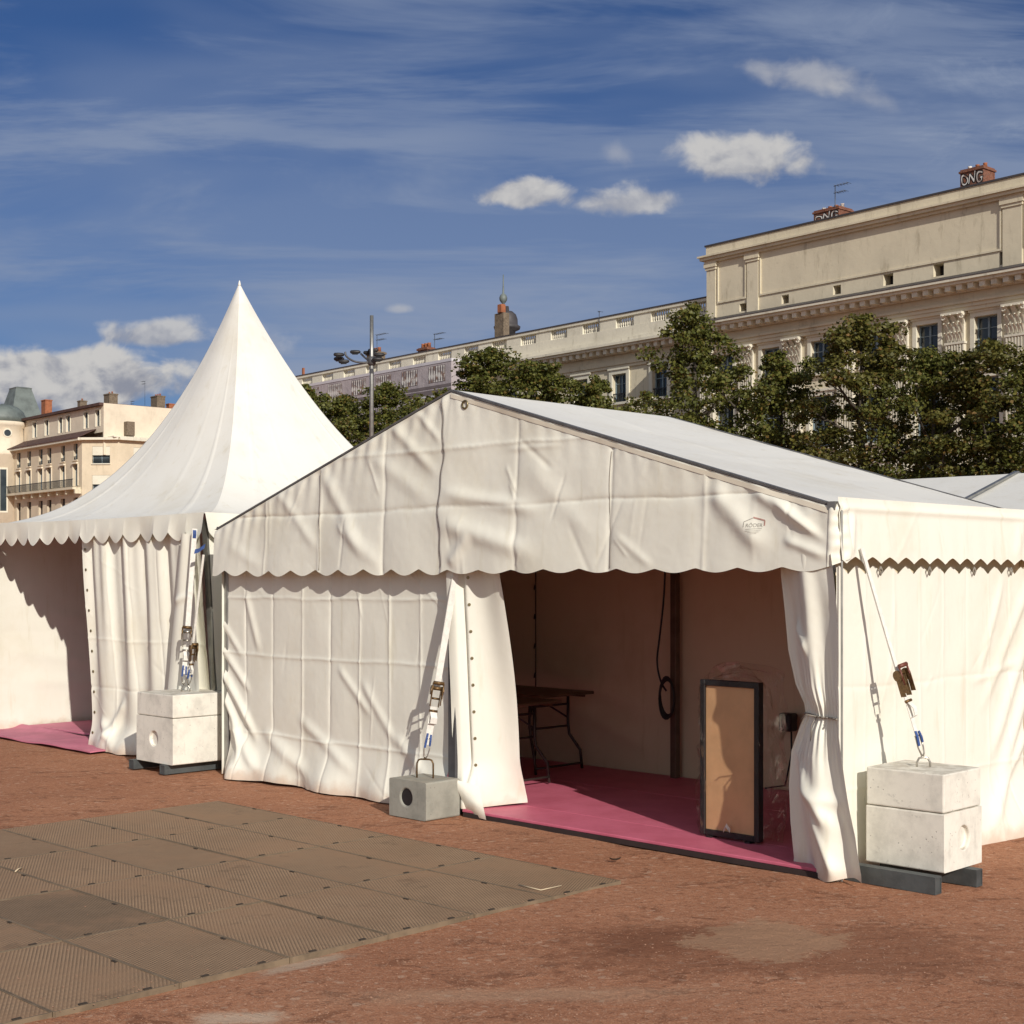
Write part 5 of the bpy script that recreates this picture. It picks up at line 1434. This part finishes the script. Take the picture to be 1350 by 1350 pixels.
# splayed corner and flank
e2 = (EB-NB); e2.normalize(); n2 = (EB+NB); n2.normalize()
G2 = Facade(Gf.p(0, 0, 0), e2, n2); ops = [(1.6, 4.4, 18.7, 21.3), (1.6, 4.4, 14.2, 16.9)]
mb = MB(); G2.wall(mb, 0, 5.6, 0, 22.6, ops, 0, .6); mb.build('corner_wall', M['ochre'], AP)
for o_ in ops: G2.window(AP, *o_, 0, .5, M['trim'], M['frame_blue'], 0, True, True, .52)
mb = MB(); G2.box(mb, -.2, 6.0, .003, .9, 22.25, 22.6); mb.build('cornice', M['stone_lt'], AP)
G3 = Facade(G2.p(5.6, 0, 0), -NB, EB); ops = [(2.6, 5.2, 18.8, 21.3), (8.5, 10.6, 18.8, 21.3)]
mb = MB(); G3.wall(mb, 0, 17, 0, 22.6, ops, 0, .6); mb.build('flank_wall', M['ochre'], AP)
for o_ in ops: G3.window(AP, *o_, 0, .5, M['trim'], M['frame_blue'], 0, True, False, .45)
mb = MB(); G3.box(mb, 0, 17, .003, .9, 22.25, 22.6); G3.box(mb, -1.0, 17, -4, .85, 22.603, 22.8); mb.build('cornice', M['stone_lt'], AP)
chimney(140.5, 516, 16.5, 224, 24.2, rf, 'rubble', 2, 1.4); chimney(203, 519, 18, 231, 24.5, rf, 'rubble', 3, 1.4); chimney(104, 525, 9, 228, 25, rf, 'rubble', 1, 1.1); chimney(57, 527, 13, 246, 25, rf, 'pot', 0, 1.2, cap=True)
chimney(164, 556, 15, 221.5, 23.1, rf, 'rubble', 0, 1.3, cap=False); chimney(221, 532, 8, 233, 25, rf, 'pot', 0, 1.0)
antenna(191, 502, 230, 4.0, rf, 1.2, -1); antenna(173, 529, 228, 3.5, rf, .8)
# ---- domed corner house at the very left
hc = Vector(((4-675)/FOC*243, 243, 0))
DH = thing('domed_house', 'far left corner house with green copper dome and round windows', 'building', hc)
z_ = lambda y: at(0, y, 243).z
mb = MB(); mb.lathe(hc, [(4.0, 0), (4.0, z_(604)), (4.5, z_(602)), (4.5, z_(597)), (3.6, z_(595)), (3.55, z_(566)), (4.0, z_(563)), (4.2, z_(558)), (3.6, z_(557))], 28); w_ = mb.build('wall', M['peach'], DH)
mb = MB(); mb.lathe(hc, [(3.75, z_(557)), (3.7, z_(550)), (3.3, z_(543)), (2.5, z_(537.5)), (1.6, z_(534.5)), (.5, z_(533.5)), (.3, z_(532.5))], 28); mb.build('dome', M['copper'], DH)
to = Vector((0, 0, 0))-hc; to.z = 0
for a_ in (-.95, -.15, .55):
    d = Vector((math.sin(a_)*.97, -math.cos(a_), 0)); c = hc+d*3.52+UP*z_(573)
    mb = MB(); mb.tube([c, c+d*.16], .75, 16, 0, False); ring = mb.build('round_window', M['stone_lt'], DH)
    mb = MB(); mb.tube([c+d*.165, c+d*.18], .55, 16, 0, False); mb.build('pane', M['glass'], ring)
for a_ in (-.5, .35, 1.1):
    d = Vector((math.sin(a_), -math.cos(a_), 0)); c = hc+d*3.95
    t_ = d.cross(UP)
    mb = MB(); mb.obox(c-t_*.7+UP*12, t_*1.4, d*.12, UP*7.5); fr = mb.build('window', M['stone_lt'], DH)
    mb = MB(); mb.obox(c-t_*.5+UP*12.3+d*.122, t_*1.0, d*.03, UP*6.9); mb.build('pane', M['glass'], fr)
mc = Vector(((27-675)/FOC*252, 252, 0)); zb, zt = at(0, 556, 252).z, at(0, 512, 252).z
mb = MB(); vs = []
for (hw, hd, z) in ((3.0, 2.8, zb-20), (3.0, 2.8, zb), (2.75, 2.5, zb+1.5), (1.5, 1.4, zt-.25), (1.55, 1.45, zt), (1.1, 1.0, zt+.12)):
    for (i, j) in ((-1, 1), (1, 1), (1, -1), (-1, -1)): vs.append(mc+EB*hw*i+NB*hd*j+UP*z)
fs = [(k*4+i, k*4+(i+1) % 4, k*4+4+(i+1) % 4, k*4+4+i) for k in range(5) for i in range(4)]+[(20, 21, 22, 23)]
mb.add(vs, fs); mb.build('mansard_roof', M['copper'], DH)
mb = MB(); mb.obox(mc-EB*3.1-NB*3.0, EB*6.6, NB*6, UP*(zb-.02)); mb.build('tower_wall', M['peach'], DH)

# ================================================================== street lamp
lp = at(490, HZ, 45.0); lp.z = 0
LA = thing('street_lamp', 'tall grey street lamp post with clustered lamp heads between the tents', 'street lamp', lp)
ztop = at(490, 416, 45).z; zr = at(490, 477, 45).z
mb = MB(); mb.tube([lp, lp+UP*(zr-.4), lp+UP*zr, lp+UP*ztop], [.085, .065, .062, .058], 12); mb.build('pole', M['alu'], LA)
mb = MB(); mb.lathe(lp+UP*(zr-.12), [(.08, 0), (.13, .05), (.13, .22), (.08, .28)], 14); mb.build('collar', M['dark_rail'], LA)
def lamp_arm(ends, name):
    for (pts, heads) in ends:
        mb = MB(); mb.tube(spline(pts, 6), .032, 8); ar = mb.build('arm', M['dark_rail'], LA)
        for (h, d) in heads:
            d = Vector(d).normalized(); mb = MB(); mb.tube([h-d*.17, h-d*.14, h-d*.02, h+d*.12, h+d*.165], [.02, .055, .062, .055, .02], 10); mb.build('lamp_head', M['balcony'], ar)
            mb = MB(); mb.tube([h-d*.1-UP*.050, h+d*.08-UP*.050], .035, 8); mb.build('lamp_glass', M['glass'], ar)
A = lambda x, y, dy=0.0: at(x, y, 45+dy)
lamp_arm([([A(490, 477), A(478, 478, -.1), A(466, 476, -.2), A(457, 470, -.3), A(455, 464, -.3)], [(A(447, 467.5, -.4), (1, .2, 0)), (A(447, 473, -.2), (1, -.2, 0)), (A(453.5, 476.5, -.6), (1, .1, .05))]),
          ([A(490, 477), A(483, 473, .3), A(476, 466.5, .6)], [(A(468.5, 464, .6), (1, 0, 0))]),
          ([A(490, 476), A(496, 476, -.2), A(500, 470, -.4)], [(A(500, 467.5, -.4), (1, .1, 0)), (A(486, 465, .4), (1, .1, 0))]),
          ([A(490, 474), A(494, 470, .2), A(495, 464, .3)], [(A(492, 462, .3), (1, -.2, 0)), (A(498, 473.5, -.6), (1, .1, 0))])], 'arm')

# ================================================================== plane trees
def leaf_mat(name, c1, c2, c3):
    m, nt, b = new_mat(name)
    g = nd(nt, 'ShaderNodeNewGeometry'); r = g.outputs['Random Per Island']
    c = mixc(nt, ramp(nt, r, .2, .75), c1, c2); c = mixc(nt, ramp(nt, r, .86, .98), c, c3)
    nt.links.new(c, b.inputs['Base Color']); b.inputs['Roughness'].default_value = .55; b.inputs['Specular IOR Level'].default_value = .3
    tr = nd(nt, 'ShaderNodeBsdfTranslucent'); nt.links.new(mixc(nt, .5, c, (.16, .20, .03)), tr.inputs[0])
    mx = nd(nt, 'ShaderNodeMixShader'); mx.inputs[0].default_value = .22; nt.links.new(b.outputs[0], mx.inputs[1]); nt.links.new(tr.outputs[0], mx.inputs[2])
    nt.links.new(mx.outputs[0], nt.nodes['Material Output'].inputs['Surface']); return m
M['leaf'] = [leaf_mat('plane_leaf', (.135, .138, .028), (.070, .082, .018), (.17, .11, .03)), leaf_mat('plane_leaf_yellowing', (.140, .128, .028), (.078, .080, .02), (.18, .105, .03))]
M['bark'] = simple('plane_bark', (.085, .07, .05), .9, 0, .5, 2.5)
def make_tree(seed, H, Wd, label, kind, trunk_h=.32, nl=25000, ls=.118, squash=1.0):
    r = np.random.default_rng(seed)
    t = thing('plane_tree', label, 'tree', (0, 0, 0), 0, 'plane trees along the square')
    # limbs
    mb = MB(); zt = H*trunk_h; tips = []
    mb.tube([(0, 0, 0), (.04, .02, zt*.5), (.0, .05, zt), (.08, -.04, H*.62), (.05, .05, H*.9)], [.22, .18, .16, .10, .025], 10)
    n_l = 11
    for i in range(n_l):
        a = 2*PI*i/n_l*2.4+r.uniform(-.3, .3); z0 = zt*(.85+1.4*i/n_l*r.uniform(.8, 1.0)); L = Wd*.5*r.uniform(.65, 1.0)
        up = r.uniform(.35, 1.1); e_ = Vector((math.cos(a)*L, math.sin(a)*L, z0+up*L)); e_.z = min(e_.z, H*.93)
        m1 = Vector((math.cos(a)*L*.45, math.sin(a)*L*.45, z0+up*L*.35))
        mb.tube([(0, 0, z0), m1, e_], [.09, .06, .02], 6); tips.append((m1, e_))
        for k in range(3):
            b0 = m1.lerp(e_, r.uniform(.1, .8)); d = Vector(r.normal(0, 1, 3)); d.z = abs(d.z)*.7; d.normalize(); mb.tube([b0, b0+d*L*.35], [.03, .01], 5)
    mb.build('trunk', M['bark'], t, True)
    # foliage: leaves in many tufts, uneven outline, holes between the tufts, several leading tips
    cl = []
    zb_ = zt*.8
    while len(cl) < 155:
        h = r.random()**1.1; a = r.uniform(0, 2*PI); q = r.random()**.6
        env = (1.12 if h < .5 else 1.12-.80*((h-.5)/.5)**1.2)*(.78+.22*min(1, h/.2))
        lob = 1+.26*math.sin(3*a+seed+h*4)+.18*math.sin(5*a+h*9)
        rr = Wd*.5*env*lob*q
        cl.append((np.array([math.cos(a)*rr, math.sin(a)*rr, zb_+(H*.97-zb_)*h]), r.uniform(.28, .78)*Wd/6.5*(1 if h < .6 else .72)))
    for (m1, e_) in tips: cl.append((np.array(e_), .5*Wd/6.5))
    for k in range(7):
        a = r.uniform(0, 2*PI); q = r.uniform(.1, .55)*Wd*.5; hh = H*r.uniform(.78, .96)
        for z_k in (0, .55, 1.0): cl.append((np.array([math.cos(a)*q, math.sin(a)*q, hh-z_k]), (.22+.16*z_k)*Wd/6.5))
    for k in range(4): cl.append((np.array([r.normal(0, .12), r.normal(0, .12), H*(.90+.028*k)]), (.42-.06*k)*Wd/6.5))
    N = nl; ci = r.integers(0, len(cl), N); cen = np.array([cl[i][0] for i in ci]); rad = np.array([cl[i][1] for i in ci])
    d = r.normal(0, 1, (N, 3)); d /= np.linalg.norm(d, axis=1)[:, None]
    pos = cen+d*(rad*1.15*r.random(N)**.62)[:, None]*np.array([1.3, 1.3, .85])
    nr = d*.6+r.normal(0, .7, (N, 3))+np.array([0, 0, .5]); nr /= np.linalg.norm(nr, axis=1)[:, None]
    up_ = r.normal(0, 1, (N, 3)); ta = np.cross(nr, up_); ta /= np.linalg.norm(ta, axis=1)[:, None]; tb = np.cross(nr, ta)
    sz = ls*r.uniform(.55, 1.25, N)[:, None]
    # five-cornered leaf
    V = np.stack([pos-ta*sz*.55, pos-ta*sz*.1+tb*sz*.55+nr*sz*.12, pos+ta*sz*.65, pos-ta*sz*.1-tb*sz*.55+nr*sz*.12], 1).reshape(-1, 3)
    me = bpy.data.meshes.new('crown'); me.vertices.add(4*N); me.vertices.foreach_set('co', V.astype(np.float32).ravel())
    me.loops.add(4*N); me.loops.foreach_set('vertex_index', np.arange(4*N, dtype=np.int32)); me.polygons.add(N)
    me.polygons.foreach_set('loop_start', np.arange(0, 4*N, 4, dtype=np.int32)); me.polygons.foreach_set('loop_total', np.full(N, 4, dtype=np.int32))
    me.materials.append(M['leaf'][kind]); me.update(calc_edges=True); me.validate()
    o = bpy.data.objects.new('crown', me); COL.objects.link(o); o.parent = t
    return t
prot = [make_tree(101, 13.0, 5.4, 'plane tree', 0), make_tree(202, 11.0, 5.4, 'plane tree', 0), make_tree(303, 12.0, 5.0, 'plane tree', 1), make_tree(404, 10.5, 5.8, 'plane tree', 0)]
WDS = (5.4, 5.4, 5.0, 5.8); HTS = (13.0, 11.0, 12.0, 10.5)
seen = set()
# (prototype, centre px, top px, depth, crown width px, label)
TREES = [(0, 914, 400, 60, 150, 'tallest plane tree, standing alone left of the attic corner of the stone building'),
         (1, 1030, 462, 58, 150, 'low bushy plane tree just right of the tallest one'),
         (2, 1138, 413, 55, 165, 'plane tree with a pointed top near the middle of the blank attic'),
         (3, 1232, 458, 52, 160, 'round plane tree below the right chimney, before the tall windows'),
         (2, 1312, 446, 50, 165, 'yellowing plane tree at the right edge of the row'),
         (1, 1400, 440, 48, 170, 'plane tree cut off by the right edge of the photo'),
         (0, 643, 456, 84, 170, 'plane tree above the ridge of the marquee, before the balustraded wing'),
         (3, 705, 474, 82, 170, 'spreading plane tree right of the marquee ridge'),
         (1, 783, 494, 79, 125, 'small dark plane tree left of the two wing windows'),
         (1, 405, 506, 98, 120, 'plane tree just right of the pagoda roof'),
         (3, 448, 520, 95, 130, 'plane tree to the left of the lamp post'),
         (0, 508, 502, 93, 125, 'plane tree right behind the lamp post'),
         (3, 556, 530, 90, 130, 'low plane tree touching the left slope of the marquee gable')]
for i, (k, px, py, Y, wpx, lab) in enumerate(TREES):
    o = prot[k] if k not in seen else copy_tree(prot[k]); seen.add(k)
    top = at(px, py, Y); sc = top.z/HTS[k]; wf = 1.22*wpx/FOC*Y/WDS[k]
    o.location = (top.x, top.y, 0); o.scale = (wf, wf, sc); o.rotation_euler = (0, 0, i*1.37)
    o['label'] = lab

# ================================================================== sky, sun, camera
EL = math.radians(26.0); sun_dir = Vector((.36*math.cos(EL), -.933*math.cos(EL), math.sin(EL)))
wd = bpy.data.worlds.new('World'); S.world = wd; wd.use_nodes = True
nt = wd.node_tree; bg = nt.nodes['Background']
sky = nd(nt, 'ShaderNodeTexSky', sky_type='NISHITA'); sky.sun_disc = False; sky.sun_elevation = EL; sky.sun_rotation = math.atan2(.36, -.933)
sky.air_density = 1.0; sky.dust_density = .6; sky.ozone_density = 2.2; sky.altitude = 170
gen = nd(nt, 'ShaderNodeTexCoord').outputs['Generated']
sp = nd(nt, 'ShaderNodeSeparateXYZ'); nt.links.new(gen, sp.inputs[0])
yy = math_(nt, 'MAXIMUM', sp.outputs[1], .05)
ax_ = math_(nt, 'DIVIDE', sp.outputs[0], yy); bz_ = math_(nt, 'DIVIDE', sp.outputs[2], yy)
cmb = nd(nt, 'ShaderNodeCombineXYZ'); nt.links.new(ax_, cmb.inputs[0]); nt.links.new(bz_, cmb.inputs[1])
ab = cmb.outputs[0]
front = ramp(nt, sp.outputs[1], .05, .2)
skyc = mixc(nt, 1.0, sky.outputs[0], SKYTINT, 'MULTIPLY')
# high thin cirrus in drawn-out streaks
ci1 = noise_(nt, mapping(nt, ab, (1.6, 11.0, 1), (0, 0, -.06), (3.1, .4, 0)), 1.5, 6, .62, .5)
ci2 = noise_(nt, mapping(nt, ab, (1.0, 5.0, 1), (0, 0, .10), (7.7, 2.0, 0)), 1.1, 4, .6, .3)
ci3 = noise_(nt, mapping(nt, ab, (4.5, 15.0, 1), (0, 0, .32), (1.3, 5.0, 0)), 2.0, 6, .7, .6)
cf = math_(nt, 'ADD', math_(nt, 'MULTIPLY', ramp(nt, ci1, .43, .64), .46), math_(nt, 'MULTIPLY', ramp(nt, ci2, .44, .62), .36))
cf = math_(nt, 'ADD', cf, math_(nt, 'MULTIPLY', math_(nt, 'MULTIPLY', ramp(nt, ci3, .48, .75), ramp(nt, ax_, .1, .33)), .30))
cf = math_(nt, 'ADD', cf, math_(nt, 'MULTIPLY', ramp(nt, bz_, .34, .10), .20))
col = mixc(nt, math_(nt, 'MULTIPLY', cf, CIRRUS), skyc, CIRRUSCOL)
# small cumulus
n_a = noise_(nt, mapping(nt, ab, (1, 1.2, 1)), 30, 7, .52, .3); n_b = noise_(nt, mapping(nt, ab, (1, 1.2, 1), loc=(-0.004, -.008, 0)), 30, 7, .52, .3)
n_low = noise_(nt, ab, 22, 4, .55)
def cumulus(col, px, py, rx, ry, dens=1.0, k=1.5, soft=.42, dark=.5, flat=1.6, rot=0.):
    a0, b0 = (px-675)/FOC, (HZ-py)/FOC; ra, rb = rx/FOC, ry/FOC
    x0 = math_(nt, 'SUBTRACT', ax_, a0); y0 = math_(nt, 'SUBTRACT', bz_, b0)
    c, s = math.cos(rot), math.sin(rot)
    x = math_(nt, 'DIVIDE', math_(nt, 'ADD', math_(nt, 'MULTIPLY', x0, c), math_(nt, 'MULTIPLY', y0, s)), ra)
    y = math_(nt, 'DIVIDE', math_(nt, 'SUBTRACT', math_(nt, 'MULTIPLY', y0, c), math_(nt, 'MULTIPLY', x0, s)), rb)
    yl = math_(nt, 'MINIMUM', math_(nt, 'MULTIPLY', y, flat), y); yb = math_(nt, 'MULTIPLY', math_(nt, 'MINIMUM', y, 0.0), flat-1); y2 = math_(nt, 'ADD', y, yb)
    d = math_(nt, 'SQRT', math_(nt, 'ADD', math_(nt, 'MULTIPLY', x, x), math_(nt, 'MULTIPLY', y2, y2)))
    dd = math_(nt, 'ADD', d, math_(nt, 'MULTIPLY', math_(nt, 'SUBTRACT', n_a, .5), -k*1.55))
    mask = math_(nt, 'MULTIPLY', ramp(nt, dd, 1.0, 1.0-soft), dens)
    # billows: thicker cloud toward the sunlit upper right, thinner and greyer where the cloud thickens below
    sh = math_(nt, 'ADD', math_(nt, 'MULTIPLY', math_(nt, 'SUBTRACT', n_a, n_b), 3.2), math_(nt, 'MULTIPLY', y, .62))
    lit = ramp(nt, sh, -.55, .50)
    cc = mixc(nt, lit, tuple(CLOUD_D[i]*(1-dark)+CLOUD_L[i]*dark for i in range(3)), CLOUD_L)
    return mixc(nt, math_(nt, 'MULTIPLY', mask, front), col, cc)
for args in CUMULI: col = cumulus(col, *args)
rear_fill_n = noise_(nt, mapping(nt, gen, (2, 2, 5)), 1.6, 5, .6, .4)  # added bright sky behind the camera, fill light for the tent fronts
rear_fill = math_(nt, 'MULTIPLY', ramp(nt, math_(nt, 'MULTIPLY', sp.outputs[1], -1.0), 0.0, .5), math_(nt, 'ADD', .55, math_(nt, 'MULTIPLY', ramp(nt, rear_fill_n, .35, .65), .45)))
col = mixc(nt, math_(nt, 'MULTIPLY', rear_fill, .9), col, REARFILLCOL)
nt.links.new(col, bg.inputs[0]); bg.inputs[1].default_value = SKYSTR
sl = bpy.data.lights.new('sun', 'SUN'); sl.energy = SUNSTR; sl.angle = math.radians(.53); sl.color = (1.0, .935, .84)
so = bpy.data.objects.new('sun', sl); COL.objects.link(so); so.rotation_euler = (-sun_dir).to_track_quat('-Z', 'Y').to_euler(); so.location = (10, -20, 30)
cam = bpy.data.cameras.new('camera'); cam.sensor_width = 36; cam.lens = FOC/1350*36; cam.shift_y = (HZ-675)/1350; cam.clip_end = 9000; cam.clip_start = .05
co = bpy.data.objects.new('camera', cam); COL.objects.link(co); co.location = (0, 0, EYE); co.rotation_euler = (PI/2, 0, 0); S.camera = co
S.view_settings.view_transform = 'Standard'; S.view_settings.look = 'None'; S.view_settings.gamma = 1; S.view_settings.exposure = EXPO
S.view_settings.use_curve_mapping = False
S.cycles.max_bounces = 8; S.cycles.diffuse_bounces = 6; S.cycles.transparent_max_bounces = 12
S.cycles.use_denoising = True
